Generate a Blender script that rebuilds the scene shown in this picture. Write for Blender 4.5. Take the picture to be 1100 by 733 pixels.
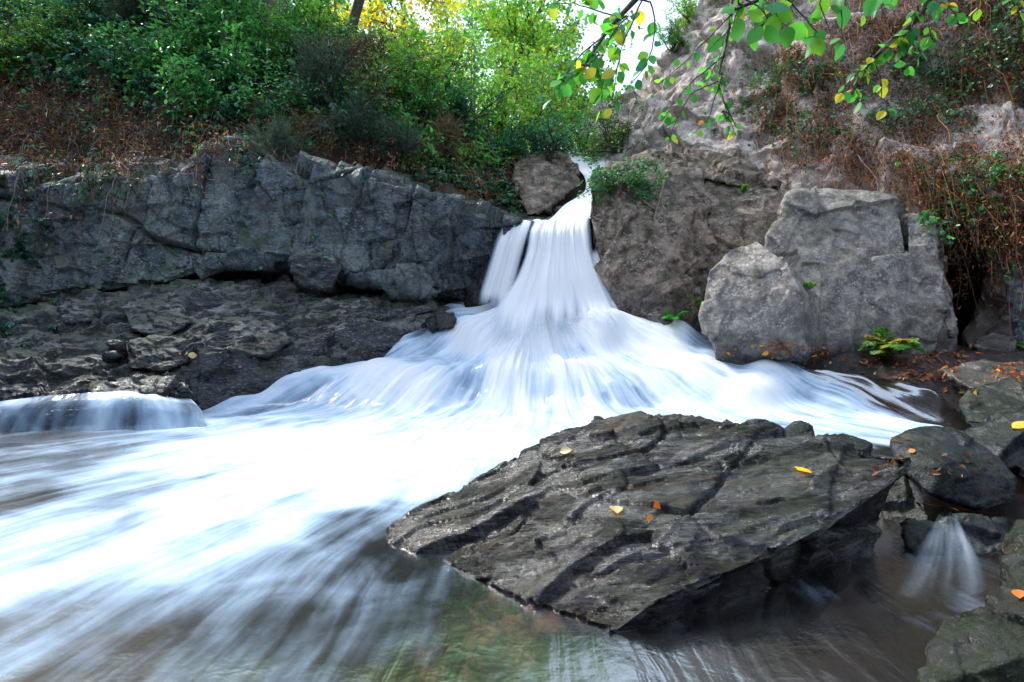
import bpy, bmesh, math
import numpy as np
from mathutils import Vector

R = math.radians
for o in list(bpy.data.objects):
    bpy.data.objects.remove(o)
SC = bpy.context.scene
COL = SC.collection

# ------------------------------------------------------------------ camera, sky, sun, exposure
F = 620.0                      # focal length in photo pixels (photo 1100 x 733)
CAM = np.array([0.0, 0.0, 1.25])
PITCH = R(2.9)
cam = bpy.data.cameras.new('camera')
cam.lens = F * 36.0 / 1100.0
cam.sensor_width = 36
cam.clip_start = 0.05
cam.clip_end = 2000
cam_o = bpy.data.objects.new('camera', cam)
COL.objects.link(cam_o)
cam_o.location = CAM
cam_o.rotation_euler = (R(90) - PITCH, 0, 0)
SC.camera = cam_o

SUN_EL, SUN_AZ = R(50), R(-50)          # azimuth measured from +Y towards +X
world = bpy.data.worlds.new('World')
SC.world = world
world.use_nodes = True
wn = world.node_tree
wn.nodes.clear()
sky = wn.nodes.new('ShaderNodeTexSky')
sky.sky_type = 'NISHITA'
sky.sun_disc = False
sky.sun_elevation = SUN_EL
sky.sun_rotation = SUN_AZ
sky.air_density = 1.0
sky.dust_density = 3.0
sky.ozone_density = 1.0
bg = wn.nodes.new('ShaderNodeBackground')
bg.inputs['Strength'].default_value = 0.06
wo = wn.nodes.new('ShaderNodeOutputWorld')
ov_mix = wn.nodes.new('ShaderNodeMix')          # thin white overcast over the blue
ov_mix.data_type = 'RGBA'
ov_mix.inputs[0].default_value = 0.6
ov_mix.inputs[7].default_value = (6.6, 8.0, 10.2, 1)
wn.links.new(sky.outputs[0], ov_mix.inputs[6])
wn.links.new(ov_mix.outputs[2], bg.inputs[0])
wn.links.new(bg.outputs[0], wo.inputs[0])

sl = bpy.data.lights.new('sun', 'SUN')
sl.energy = 1.5
sl.angle = R(11)
sl.color = (1.0, 0.96, 0.90)
so = bpy.data.objects.new('sun', sl)
COL.objects.link(so)
sdir = Vector((math.sin(SUN_AZ) * math.cos(SUN_EL), math.cos(SUN_AZ) * math.cos(SUN_EL), math.sin(SUN_EL)))
so.rotation_euler = sdir.to_track_quat('Z', 'Y').to_euler()
so.location = (-10, 12, 20)

SC.view_settings.view_transform = 'Standard'
SC.view_settings.look = 'None'
SC.view_settings.exposure = 2.0
SC.view_settings.gamma = 1
SC.view_settings.use_curve_mapping = False
SC.render.engine = 'CYCLES'
SC.cycles.max_bounces = 6
SC.cycles.diffuse_bounces = 3
SC.cycles.glossy_bounces = 3
SC.cycles.transmission_bounces = 4
SC.cycles.transparent_max_bounces = 10
SC.cycles.caustics_reflective = False
SC.cycles.caustics_refractive = False
SC.cycles.use_denoising = True

rng = np.random.default_rng(11)

# ------------------------------------------------------------------ picking points in the world
_ca, _sa = math.cos(PITCH), math.sin(PITCH)


def rays(px, py):
    px = np.asarray(px, float)
    py = np.asarray(py, float)
    a = (px - 550) / F
    b = (366.5 - py) / F
    return np.stack([a, _ca + b * _sa, -_sa + b * _ca], -1)


def P(px, py, Y):
    d = rays(px, py)
    t = np.asarray(Y, float) / d[..., 1]
    return CAM + d * t[..., None]


def Pz(px, py, z):
    d = rays(px, py)
    t = (np.asarray(z, float) - CAM[2]) / d[..., 2]
    return CAM + d * t[..., None]


def proj(p):
    q = np.asarray(p, float) - CAM
    fz = q[..., 1] * _ca - q[..., 2] * _sa
    uz = q[..., 1] * _sa + q[..., 2] * _ca
    fz = np.where(np.abs(fz) < 1e-3, 1e-3, fz)
    return 550 + F * q[..., 0] / fz, 366.5 - F * uz / fz, fz


# ------------------------------------------------------------------ noise (numpy)
def _hash(i, j, k, s):
    h = (i.astype(np.int64) * 374761393 + j.astype(np.int64) * 668265263 + k.astype(np.int64) * 2147483647 + s * 974711) & 0xFFFFFFFF
    h = ((h ^ (h >> 13)) * 1274126177) & 0xFFFFFFFF
    h = ((h ^ (h >> 16)) * 2246822519) & 0xFFFFFFFF
    return (h ^ (h >> 15)) & 0xFFFFFFFF


def rnd(i, j, k, s=0):
    return _hash(i, j, k, s) / 4294967295.0


def vnoise(p, s=0):
    """smooth value noise, about -1..1"""
    p = np.asarray(p, float)
    f = np.floor(p)
    i = f.astype(np.int64)
    t = p - f
    t = t * t * t * (t * (t * 6 - 15) + 10)
    out = 0
    for a in (0, 1):
        wa = t[..., 0] if a else 1 - t[..., 0]
        for b in (0, 1):
            wb = t[..., 1] if b else 1 - t[..., 1]
            for c in (0, 1):
                wc = t[..., 2] if c else 1 - t[..., 2]
                out = out + wa * wb * wc * rnd(i[..., 0] + a, i[..., 1] + b, i[..., 2] + c, s)
    return out * 2 - 1


def fbm(p, o=4, s=0, g=0.5, l=2.03):
    p = np.asarray(p, float)
    out, a, n = 0, 1.0, 0
    for k in range(o):
        out = out + a * vnoise(p + 17.3 * k, s + k)
        n += a
        a *= g
        p = p * l
    return out / n


def ridged(p, o=4, s=0):
    p = np.asarray(p, float)
    out, a, n = 0, 1.0, 0
    for k in range(o):
        out = out + a * (1 - np.abs(vnoise(p + 9.1 * k, s + k)) * 2)
        n += a
        a *= 0.5
        p = p * 2.1
    return out / n


def voronoi(p, s=0):
    p = np.asarray(p, float)
    f = np.floor(p).astype(np.int64)
    d1 = np.full(p.shape[:-1], 9.0)
    d2 = d1.copy()
    cid = np.zeros(p.shape[:-1])
    cen = np.zeros(p.shape)
    for a in (-1, 0, 1):
        for b in (-1, 0, 1):
            for c in (-1, 0, 1):
                i, j, k = f[..., 0] + a, f[..., 1] + b, f[..., 2] + c
                q = np.stack([i + rnd(i, j, k, s + 1), j + rnd(i, j, k, s + 2), k + rnd(i, j, k, s + 3)], -1)
                d = np.linalg.norm(q - p, axis=-1)
                r = rnd(i, j, k, s + 4)
                m = d < d1
                d2 = np.where(m, d1, np.minimum(d2, d))
                cen = np.where(m[..., None], q, cen)
                cid = np.where(m, r, cid)
                d1 = np.where(m, d, d1)
    return d1, d2, cid, cen


def sm(a, b, x):
    t = np.clip((np.asarray(x, float) - a) / (b - a), 0, 1)
    return t * t * (3 - 2 * t)


def rot(ax, ay, az):
    from mathutils import Euler
    return np.array(Euler((R(ax), R(ay), R(az))).to_matrix())


def blocks(p, freq, amp, seed, rotm=None, crack=0.03, tilt=1.1, warp=0.10, groove=0.22):
    """fracture relief: flat plates set in and out, each tilted its own way, with thin cracks between some of them"""
    q = p @ (rotm if rotm is not None else np.eye(3)) * np.asarray(freq, float)
    q = q + warp * np.stack([vnoise(q * 1.3 + 5, seed + 50), vnoise(q * 1.3 + 31, seed + 51), vnoise(q * 1.3 + 77, seed + 52)], -1)
    d1, d2, cid, cen = voronoi(q, seed)
    t = (q - cen)
    a = np.stack([np.sin(cid * 91.0), np.cos(cid * 57.0), np.sin(cid * 23.0 + 1)], -1)
    plate = (cid - 0.5) + tilt * (t * a).sum(-1)
    some = sm(-0.1, 0.35, vnoise(q * 0.9 + 11, seed + 60))
    return amp * plate - amp * groove * some * np.exp(-((d2 - d1) / crack) ** 2)


def joints(p, rotm, freq, amp, seed, tilt=0.6, warp=0.12, crack=0.035, groove=0.3):
    """rectangular jointing: rows of blocks of uneven length, each pushed in or out and a little tilted"""
    q = p @ rotm * np.asarray(freq, float)
    q = q + warp * np.stack([fbm(q * 0.8 + 5, 2, seed + 50), fbm(q * 0.8 + 31, 2, seed + 51), fbm(q * 0.8 + 77, 2, seed + 52)], -1)
    r = np.floor(q[..., 2]).astype(np.int64)
    fr = q[..., 2] - r
    z0 = 0 * r
    u = q[..., 0] * (0.6 + 0.9 * rnd(r, z0, z0, seed + 2)) + 7.3 * rnd(r, z0, z0, seed)
    c = np.floor(u).astype(np.int64)
    fc = u - c
    k = np.floor(q[..., 1] * 0.7 + rnd(r, c, z0, seed + 3)).astype(np.int64)
    cid = rnd(r, c, k, seed + 5)
    a = rnd(r, c, k, seed + 6) - 0.5
    b = rnd(r, c, k, seed + 7) - 0.5
    plate = (cid - 0.5) + tilt * ((fc - 0.5) * a * 2 + (fr - 0.5) * b * 2)
    e = np.minimum(np.minimum(fc, 1 - fc), np.minimum(fr, 1 - fr))
    some = sm(-0.2, 0.3, vnoise(q * 0.9 + 11, seed + 60))
    return amp * plate - amp * groove * some * np.exp(-(e / crack) ** 2)


# ------------------------------------------------------------------ object helpers
def link(o, parent=None):
    COL.objects.link(o)
    if parent is not None:
        o.parent = parent
    return o


def mesh_np(name, verts, faces, mat, smooth=True, uv=None, attrs=None):
    """faces: (n,4) or (n,3) array, or a list of such arrays"""
    me = bpy.data.meshes.new(name)
    if not isinstance(faces, list):
        faces = [faces]
    faces = [np.asarray(f) for f in faces if len(f)]
    tot = np.concatenate([np.full(len(f), f.shape[1]) for f in faces])
    idx = np.concatenate([f.ravel() for f in faces]).astype(np.int32)
    me.vertices.add(len(verts))
    me.vertices.foreach_set('co', np.asarray(verts, np.float32).ravel())
    me.loops.add(len(idx))
    me.loops.foreach_set('vertex_index', idx)
    me.polygons.add(len(tot))
    st = np.zeros(len(tot), np.int32)
    st[1:] = np.cumsum(tot)[:-1]
    me.polygons.foreach_set('loop_start', st)
    me.polygons.foreach_set('use_smooth', np.full(len(tot), smooth))
    if uv is not None:
        l = me.uv_layers.new(name='UVMap')
        l.data.foreach_set('uv', np.asarray(uv, np.float32)[idx].ravel())
    for k, v in (attrs or {}).items():
        v = np.asarray(v, np.float32)
        if v.ndim == 1:
            a = me.attributes.new(k, 'FLOAT', 'POINT')
            a.data.foreach_set('value', v)
        else:
            a = me.attributes.new(k, 'FLOAT_COLOR', 'POINT')
            c = np.ones((len(v), 4), np.float32)
            c[:, :3] = v
            a.data.foreach_set('color', c.ravel())
    me.update(calc_edges=True)
    me.validate()
    if mat:
        me.materials.append(mat)
    return me


def obj(name, me, parent=None):
    return link(bpy.data.objects.new(name, me), parent)


def tag(o, label=None, cat=None, group=None, kind=None):
    if label:
        o['label'] = label
    if cat:
        o['category'] = cat
    if group:
        o['group'] = group
    if kind:
        o['kind'] = kind
    return o


def empty(name, loc, rz=0.0):
    o = bpy.data.objects.new(name, None)
    o.location = loc
    o.rotation_euler = (0, 0, rz)
    return link(o)


def copy_tree(o, parent=None):
    c = o.copy()
    link(c)
    c.parent = parent
    for ch in o.children:
        copy_tree(ch, c)
    return c


# ------------------------------------------------------------------ materials
class N:
    def __init__(self, name):
        self.m = bpy.data.materials.new(name)
        self.m.use_nodes = True
        self.t = self.m.node_tree
        self.t.nodes.clear()
        self.out = self.t.nodes.new('ShaderNodeOutputMaterial')

    def n(self, typ, ins=None, **kw):
        x = self.t.nodes.new('ShaderNode' + typ)
        for k, v in kw.items():
            setattr(x, k, v)
        for k, v in (ins or {}).items():
            self.set(x, k, v)
        return x

    def set(self, x, k, v):
        if isinstance(v, bpy.types.NodeSocket):
            self.t.links.new(v, x.inputs[k])
        else:
            if isinstance(v, tuple) and len(v) == 3 and x.inputs[k].type == 'RGBA':
                v = (*v, 1)
            x.inputs[k].default_value = v

    def noise(self, vec, scale, detail=6, rough=0.6, dist=0.0):
        return self.n('TexNoise', {'Vector': vec, 'Scale': scale, 'Detail': detail, 'Roughness': rough, 'Distortion': dist}).outputs[0]

    def ramp(self, fac, a, b, lo=0.0, hi=1.0):
        x = self.n('MapRange', {0: fac, 1: a, 2: b, 3: lo, 4: hi}, interpolation_type='SMOOTHSTEP')
        return x.outputs[0]

    def math(self, op, a, b=0.0):
        return self.n('Math', {0: a, 1: b}, operation=op).outputs[0]

    def mix(self, f, a, b, blend='MIX'):
        x = self.n('Mix', None, data_type='RGBA', blend_type=blend)
        self.set(x, 0, f)
        self.set(x, 6, a)
        self.set(x, 7, b)
        return x.outputs[2]

    def mixf(self, f, a, b):
        x = self.n('Mix', None, data_type='FLOAT')
        self.set(x, 0, f)
        self.set(x, 2, a)
        self.set(x, 3, b)
        return x.outputs[0]

    def done(self, shader):
        self.t.links.new(shader, self.out.inputs[0])
        return self.m


def rock_mat(name, dark, mid, pale, scale=1.0, rough=0.75, spots=0.3, spot_col=(0.5, 0.5, 0.47), moss=0.0, moss_col=(0.035, 0.06, 0.015),
             rust=0.0, rust_col=(0.14, 0.055, 0.02), wet_z=None, wet_h=0.4, wet_all=0.0, stretch=(1, 1, 1), bump=0.5, streaks=0.0, streak_col=(0.30, 0.32, 0.20), attr_wet=False, tilt=(0.3, 0.5, 0.0), top=0.0, top_col=(0.34, 0.33, 0.30), zone=0.0, zone_col=(0.13, 0.135, 0.10), grit=0.45, coat=0.5):
    m = N(name)
    geo = m.n('NewGeometry')
    pos = geo.outputs['Position']
    mp = m.n('Mapping', {'Vector': pos, 'Rotation': tilt, 'Scale': tuple(scale * s for s in stretch)}).outputs[0]
    big = m.noise(mp, 1.3, 5, 0.6)
    med = m.noise(mp, 5.5, 8, 0.68)
    fine = m.noise(mp, 26.0, 8, 0.7)
    c = m.mix(m.ramp(med, 0.36, 0.64), dark, mid)
    c = m.mix(m.math('MULTIPLY', m.ramp(fine, 0.5, 0.66), m.ramp(big, 0.35, 0.62)), c, pale)
    c = m.mix(m.ramp(m.noise(mp, 90, 3, 0.6), 0.6, 0.72, 0, 0.22), c, pale)
    if rust > 0:
        c = m.mix(m.math('MULTIPLY', m.ramp(m.noise(mp, 2.1, 6, 0.65, 0.4), 0.56, 0.68), rust), c, rust_col)
    if streaks > 0:
        ms = m.n('Mapping', {'Vector': m.n('VectorMath', {0: pos, 1: m.n('VectorMath', {0: m.n('TexNoise', {'Vector': pos, 'Scale': 1.7, 'Detail': 3.0}).outputs[1], 1: (0.35, 0.35, 0.35)}, operation='MULTIPLY').outputs[0]}, operation='ADD').outputs[0], 'Scale': (6.5, 6.5, 0.5)}).outputs[0]
        c = m.mix(m.math('MULTIPLY', m.ramp(m.noise(ms, 1.0, 4, 0.6, 0.3), 0.5, 0.62), streaks), c, streak_col)
    if zone > 0:
        c = m.mix(m.math('MULTIPLY', m.ramp(m.math('ADD', m.noise(pos, 0.9, 4, 0.6), m.math('MULTIPLY', m.math('SUBTRACT', fine, 0.5), 0.35)), 0.50, 0.60), zone), c, m.mix(m.ramp(fine, 0.35, 0.65), tuple(v * 0.5 for v in zone_col), zone_col))
    if spots > 0:
        v = m.n('TexVoronoi', {'Vector': m.n('VectorMath', {0: mp, 1: m.n('TexNoise', {'Vector': mp, 'Scale': 9.0}).outputs[1]}, operation='ADD').outputs[0], 'Scale': 4.5}, feature='F1').outputs[0]
        s = m.math('MULTIPLY', m.ramp(v, 0.36, 0.22), m.ramp(m.noise(mp, 12, 5), 0.46, 0.6))
        c = m.mix(m.math('MULTIPLY', s, spots), c, spot_col)
    up = m.n('SeparateXYZ', {0: geo.outputs['Normal']}).outputs[2]
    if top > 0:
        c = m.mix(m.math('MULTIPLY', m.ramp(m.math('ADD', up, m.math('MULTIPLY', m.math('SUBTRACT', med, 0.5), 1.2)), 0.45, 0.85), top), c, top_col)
    if moss > 0:
        f = m.math('MULTIPLY', m.ramp(m.math('ADD', m.math('MULTIPLY', up, 0.25), m.noise(mp, 2.4, 8, 0.7)), 0.62 - 0.12 * moss, 0.74 - 0.1 * moss), min(1.0, moss + 0.4))
        mc = m.mix(m.ramp(m.noise(mp, 55, 3), 0.4, 0.62), tuple(v * 0.45 for v in moss_col), moss_col)
        c = m.mix(f, c, mc)
    rg = m.mixf(m.ramp(med, 0.3, 0.7), rough + 0.08, rough - 0.08)
    spec = 0.4
    wet = None
    if wet_z is not None:
        z = m.n('SeparateXYZ', {0: pos}).outputs[2]
        zz = m.math('ADD', z, m.math('MULTIPLY', m.math('SUBTRACT', m.noise(pos, 2.2, 5), 0.5), 1.2 * wet_h))
        wet = m.ramp(zz, wet_z + wet_h * 0.5, wet_z - wet_h * 0.5)
    if attr_wet:
        a = m.n('Attribute', None, attribute_name='wet').outputs['Fac']
        wet = a if wet is None else m.math('MAXIMUM', wet, a)
    if wet_all > 0:
        wet = m.math('MULTIPLY', m.ramp(m.noise(mp, 1.7, 5), 0.3, 0.5), wet_all) if wet is None else m.math('MAXIMUM', wet, wet_all)
    if wet is not None:
        c = m.mix(wet, c, m.mix(1.0, c, (0.42, 0.43, 0.46), 'MULTIPLY'))
        rg = m.mixf(wet, rg, m.ramp(fine, 0.35, 0.7, 0.12, 0.36))
        spec = m.mixf(wet, 0.4, 0.16)
    b1 = m.n('Bump', {'Strength': bump, 'Distance': 0.05 / scale, 'Height': m.math('ADD', m.math('MULTIPLY', med, 1.0), m.math('MULTIPLY', fine, grit))})
    b2 = m.n('Bump', {'Strength': bump * 0.7, 'Distance': 0.012 / scale, 'Height': m.noise(mp, 70, 5, 0.7), 'Normal': b1.outputs[0]})
    bs = m.n('BsdfPrincipled', {'Base Color': c, 'Roughness': rg, 'Specular IOR Level': spec, 'Normal': b2.outputs[0]})
    if wet is not None:
        m.set(bs, 'Coat Weight', m.math('MULTIPLY', m.math('MULTIPLY', wet, coat), m.ramp(m.noise(mp, 2.6, 7, 0.7, 0.4), 0.46, 0.56)))
        m.set(bs, 'Coat Roughness', 0.14)
        m.set(bs, 'Coat IOR', 1.65)
        m.set(bs, 'Coat Normal', b1.outputs[0])
    return m.done(bs.outputs[0])


def leaf_mat(name, rough=0.45, trans=0.45, spec=0.4, gain=1.6):
    m = N(name)
    a = m.mix(1.0, m.n('Attribute', None, attribute_name='tint').outputs['Color'], (gain, gain, gain), 'MULTIPLY')
    bs = m.n('BsdfPrincipled', {'Base Color': a, 'Roughness': rough, 'Specular IOR Level': spec})
    t = m.n('BsdfTranslucent', {'Color': m.mix(1.0, a, (1.5, 1.5, 0.7), 'MULTIPLY')})
    mx = m.n('MixShader', {0: trans, 1: bs.outputs[0], 2: t.outputs[0]})
    return m.done(mx.outputs[0])


def bark_mat(name, a, b):
    m = N(name)
    pos = m.n('NewGeometry').outputs['Position']
    f = m.noise(pos, 14, 6)
    bs = m.n('BsdfPrincipled', {'Base Color': m.mix(m.ramp(f, 0.35, 0.65), a, b), 'Roughness': 0.85,
                                'Normal': m.n('Bump', {'Strength': 0.6, 'Distance': 0.02, 'Height': m.noise(pos, 40, 4)}).outputs[0]})
    return m.done(bs.outputs[0])


MAT = {}
MAT['leaf'] = leaf_mat('leaf')
MAT['leaf_glossy'] = leaf_mat('leaf_glossy', 0.32, 0.25, 0.5)
MAT['twig'] = leaf_mat('twig', 0.85, 0.0, 0.2, 1.1)
MAT['bark'] = bark_mat('bark', (0.05, 0.04, 0.032), (0.12, 0.10, 0.085))
MAT['bark_pale'] = bark_mat('bark_pale', (0.16, 0.14, 0.12), (0.32, 0.29, 0.26))

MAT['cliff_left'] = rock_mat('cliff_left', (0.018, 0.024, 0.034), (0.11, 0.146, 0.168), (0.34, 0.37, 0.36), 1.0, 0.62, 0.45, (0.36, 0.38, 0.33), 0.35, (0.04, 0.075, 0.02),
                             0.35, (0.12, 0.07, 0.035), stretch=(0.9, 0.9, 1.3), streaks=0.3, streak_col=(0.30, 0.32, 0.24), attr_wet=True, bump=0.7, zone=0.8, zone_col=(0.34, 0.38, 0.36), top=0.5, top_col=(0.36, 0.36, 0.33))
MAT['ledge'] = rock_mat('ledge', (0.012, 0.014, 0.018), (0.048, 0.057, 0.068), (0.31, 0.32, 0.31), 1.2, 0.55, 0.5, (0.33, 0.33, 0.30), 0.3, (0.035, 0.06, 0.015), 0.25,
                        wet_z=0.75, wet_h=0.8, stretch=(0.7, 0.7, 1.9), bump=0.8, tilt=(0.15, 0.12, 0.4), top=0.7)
MAT['cliff_right'] = rock_mat('cliff_right', (0.34, 0.28, 0.25), (0.72, 0.60, 0.515), (0.84, 0.76, 0.69), 0.8, 0.85, 0.3, (0.6, 0.57, 0.53), 0.1, (0.06, 0.07, 0.03), 0.3, (0.26, 0.16, 0.11), bump=0.7)
MAT['outcrop'] = rock_mat('outcrop', (0.065, 0.047, 0.036), (0.34, 0.255, 0.19), (0.54, 0.46, 0.38), 1.0, 0.72, 0.45, (0.46, 0.42, 0.38), 0.3, (0.05, 0.06, 0.02), 0.3, (0.18, 0.09, 0.045),
                          wet_z=1.5, wet_h=0.9, bump=0.7)
MAT['boulder_grey'] = rock_mat('boulder_grey', (0.15, 0.13, 0.115), (0.38, 0.335, 0.28), (0.62, 0.58, 0.53), 1.1, 0.8, 0.7, (0.58, 0.56, 0.53), 0.06, (0.05, 0.06, 0.02), 0.35, (0.20, 0.125, 0.075), streaks=0.45, streak_col=(0.12, 0.105, 0.09),
                               wet_z=0.98, wet_h=0.5, bump=0.55)
MAT['hero'] = rock_mat('hero', (0.006, 0.005, 0.007), (0.032, 0.026, 0.036), (0.135, 0.115, 0.145), 1.9, 0.42, 0.2, (0.30, 0.31, 0.25), 0.14, (0.045, 0.055, 0.014), 0.9, (0.13, 0.055, 0.015),
                       wet_all=0.9, zone=0.25, zone_col=(0.085, 0.085, 0.05), stretch=(0.30, 1.5, 1.9), bump=0.9, grit=0.2, coat=1.0, tilt=(0.3, -0.35, 0.55))
MAT['wet_dark'] = rock_mat('wet_dark', (0.006, 0.007, 0.010), (0.021, 0.024, 0.034), (0.085, 0.095, 0.115), 1.8, 0.4, 0.25, (0.28, 0.26, 0.23), 0.12, (0.03, 0.05, 0.012), 0.3, (0.09, 0.04, 0.02), wet_all=0.7, bump=0.6, coat=0.35)
MAT['mossy_dark'] = rock_mat('mossy_dark', (0.006, 0.006, 0.006), (0.020, 0.020, 0.018), (0.09, 0.09, 0.08), 2.4, 0.45, 0.6, (0.22, 0.30, 0.14), 0.35, (0.020, 0.034, 0.008), 0.6, (0.10, 0.04, 0.015), wet_all=0.6, bump=0.7, coat=0.35)
MAT['bed'] = rock_mat('bed', (0.008, 0.007, 0.006), (0.018, 0.014, 0.012), (0.055, 0.042, 0.036), 1.5, 0.6, 0.3, (0.22, 0.16, 0.12), 0, rust=0.7, rust_col=(0.17, 0.06, 0.035), bump=0.6)


def ground_mat():
    m = N('ground')
    geo = m.n('NewGeometry')
    pos = geo.outputs['Position']
    c = m.mix(m.ramp(m.noise(pos, 1.1, 6), 0.4, 0.6), (0.028, 0.02, 0.012), (0.075, 0.05, 0.03))
    c = m.mix(m.ramp(m.noise(pos, 2.7, 7, 0.7), 0.5, 0.62), c, (0.03, 0.05, 0.015))
    c = m.mix(m.ramp(m.noise(pos, 18, 5, 0.7), 0.55, 0.7, 0, 0.7), c, (0.11, 0.075, 0.045))
    b = m.n('Bump', {'Strength': 0.8, 'Distance': 0.08, 'Height': m.noise(pos, 12, 8, 0.7)})
    return m.done(m.n('BsdfPrincipled', {'Base Color': c, 'Roughness': 0.9, 'Normal': b.outputs[0]}).outputs[0])


MAT['ground'] = ground_mat()

# ------------------------------------------------------------------ terrain heights
def zc(X, Y):
    """height of the water on the cascade below the fall and of the pool"""
    X = np.asarray(X, float)
    Y = np.asarray(Y, float)
    wob = 0.16 * fbm(np.stack([X * 0.8, Y * 0.3, 0 * X], -1), 3, 5)
    s = Y - (6.62 - 0.10 * np.maximum(X, 0)) + wob
    t = np.clip(s / 2.35, 0, 1.15)
    st = t - np.sin(t * 4 * math.pi) / (4 * math.pi) * 0.75
    z = 1.30 * st
    # soft toe
    z = np.where(s < 0.25, np.maximum(z, 0), z)
    # left of the cascade's edge the rock ledge stands proud of the water
    xl = np.interp(Y, [6.2, 6.8, 7.7, 8.8, 9.6], [-4.6, -3.75, -2.15, -1.05, -0.9])
    z = z - 0.5 * sm(0.0, 0.9, xl - X) * sm(6.3, 7.0, Y)
    xr = np.interp(Y, [5.6, 6.3, 8.2, 8.7, 9.3], [5.0, 4.7, 2.75, 2.0, 1.5])
    z = z - 0.16 * sm(-0.5, 0.5, X - xr)
    return z


def axis_x(Y):
    return 0.9 + 0.10 * (Y - 9)


def ground_h(X, Y):
    X = np.asarray(X, float)
    Y = np.asarray(Y, float)
    n1 = fbm(np.stack([X * 0.5, Y * 0.5, 0 * X], -1), 4, 21)
    n2 = fbm(np.stack([X * 2.2, Y * 2.2, 0 * X + 3], -1), 4, 25)
    # front part: the stream bed
    f = zc(X, Y) - 0.34 - 0.45 * sm(6.4, 5.0, Y) + 0.07 * n2
    xr = np.interp(Y, [2.0, 4.0, 5.6, 6.3, 8.2, 8.7], [3.4, 3.9, 4.9, 4.6, 2.75, 2.1])
    n3 = fbm(np.stack([X * 4.5, Y * 4.5, 0 * X + 9], -1), 3, 27)
    f = f + 0.40 * sm(-0.1, 1.1, X - xr + 0.35 * n2) + 0.06 * n1 + 0.07 * n3 * sm(-1.0, 0.3, X - xr)
    f = np.where(X > xr, np.minimum(f, 1.5 - 0.8 * sm(0.3, 1.6, X - xr) + 0.06 * n1), f)
    f = f + np.clip(X - xr - 6.0, 0, 8) * 0.5
    f = f + np.clip(-8.5 - X - 0.25 * np.clip(2 - Y, 0, 20), 0, 9) * 1.2  # unseen far left bank, its slope raised to cut off sky light
    # unseen banks added behind the viewer and at right to block sky light
    f = f + np.clip(-1.8 - Y + 0.35 * np.clip(X + 3.5, -9, 0), 0, 6) * 1.25 * (1 + 0.15 * n1) + np.clip(X - 5.0, 0, 7) * 0.9 * sm(5.5, 2.5, Y)
    # back part: upper valley
    fl = np.where(Y < 14, 2.15 + (Y - 9.3) * 0.60, 2.15 + 4.7 * 0.60 + (Y - 14) * 0.13)
    d = axis_x(Y) - X
    left = np.minimum(fl + 0.62 * np.maximum(d - 0.9, 0), 3.25 + 1.3 * (Y - 9.55))
    left = np.minimum(left, 12 + 0.05 * Y)
    right = fl + 1.05 * np.maximum(-d - 1.0, 0)
    right = np.minimum(right, 10.5 + 0.02 * Y)
    b = np.where(d > 0, np.maximum(left, np.minimum(fl, left + 0)), right) + 0.22 * n1 + 0.05 * n2
    k = sm(9.35, 9.75, Y - 0.06 * np.clip(X + 6, 0, 6))
    # right side of the gorge: low bank in front of the cliff, hill behind it
    kr = sm(13.6, 15.6, Y + 0.42 * np.clip(X - 2.5, 0, 9) * 1.0)
    k = np.where(X > 2.0, np.minimum(k, np.maximum(kr, 1 - sm(2.0, 3.0, X))), k)
    return f * (1 - k) + b * k


def build_ground():
    def axis(lo, hi, flo, fhi, step, grow=1.18):
        a = list(np.arange(flo, fhi + 1e-6, step))
        s = step
        while a[-1] < hi:
            s *= grow
            a.append(a[-1] + s)
        s = step
        while a[0] > lo:
            s *= grow
            a.insert(0, a[0] - s)
        return np.array(a)
    xs = axis(-400, 400, -9, 9, 0.09)
    ys = axis(-200, 500, 1, 17, 0.09)
    X, Y = np.meshgrid(xs, ys)
    Z = ground_h(X, Y)
    v = np.stack([X, Y, Z], -1).reshape(-1, 3)
    return v, grid_faces(len(ys), len(xs))


def grid_faces(nr, nc):
    i = np.arange(nr * nc).reshape(nr, nc)
    return np.stack([i[:-1, :-1], i[:-1, 1:], i[1:, 1:], i[1:, :-1]], -1).reshape(-1, 4)


gv, gf = build_ground()
gm = mesh_np('ground', gv, gf, MAT['ground'])
# the bed of the stream wears stone, the banks soil
gm.materials.append(MAT['bed'])
cen = gv[gf].mean(1)
bedmask = (cen[:, 1] < 9.3) & (cen[:, 0] > -9)
gm.polygons.foreach_set('material_index', bedmask.astype(np.int32))
tag(obj('ground', gm), kind='structure')


# ------------------------------------------------------------------ rock builders
def catmull(a, n):
    """a: (m, ...) control values -> (n, ...) smooth samples"""
    a = np.asarray(a, float)
    m = len(a)
    t = np.linspace(0, m - 1, n)
    i = np.minimum(t.astype(int), m - 2)
    f = (t - i).reshape((-1,) + (1,) * (a.ndim - 1))
    p0 = a[np.maximum(i - 1, 0)]
    p1 = a[i]
    p2 = a[i + 1]
    p3 = a[np.minimum(i + 2, m - 1)]
    # tame overshoot
    m1 = (p2 - p0) * 0.42
    m2 = (p3 - p1) * 0.42
    f2, f3 = f * f, f * f * f
    return (2 * f3 - 3 * f2 + 1) * p1 + (f3 - 2 * f2 + f) * m1 + (-2 * f3 + 3 * f2) * p2 + (f3 - f2) * m2


def grid_normals(G):
    du = np.gradient(G, axis=1)
    dv = np.gradient(G, axis=0)
    n = np.cross(du, dv)
    n /= np.linalg.norm(n, axis=-1, keepdims=True) + 1e-9
    return n


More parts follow.
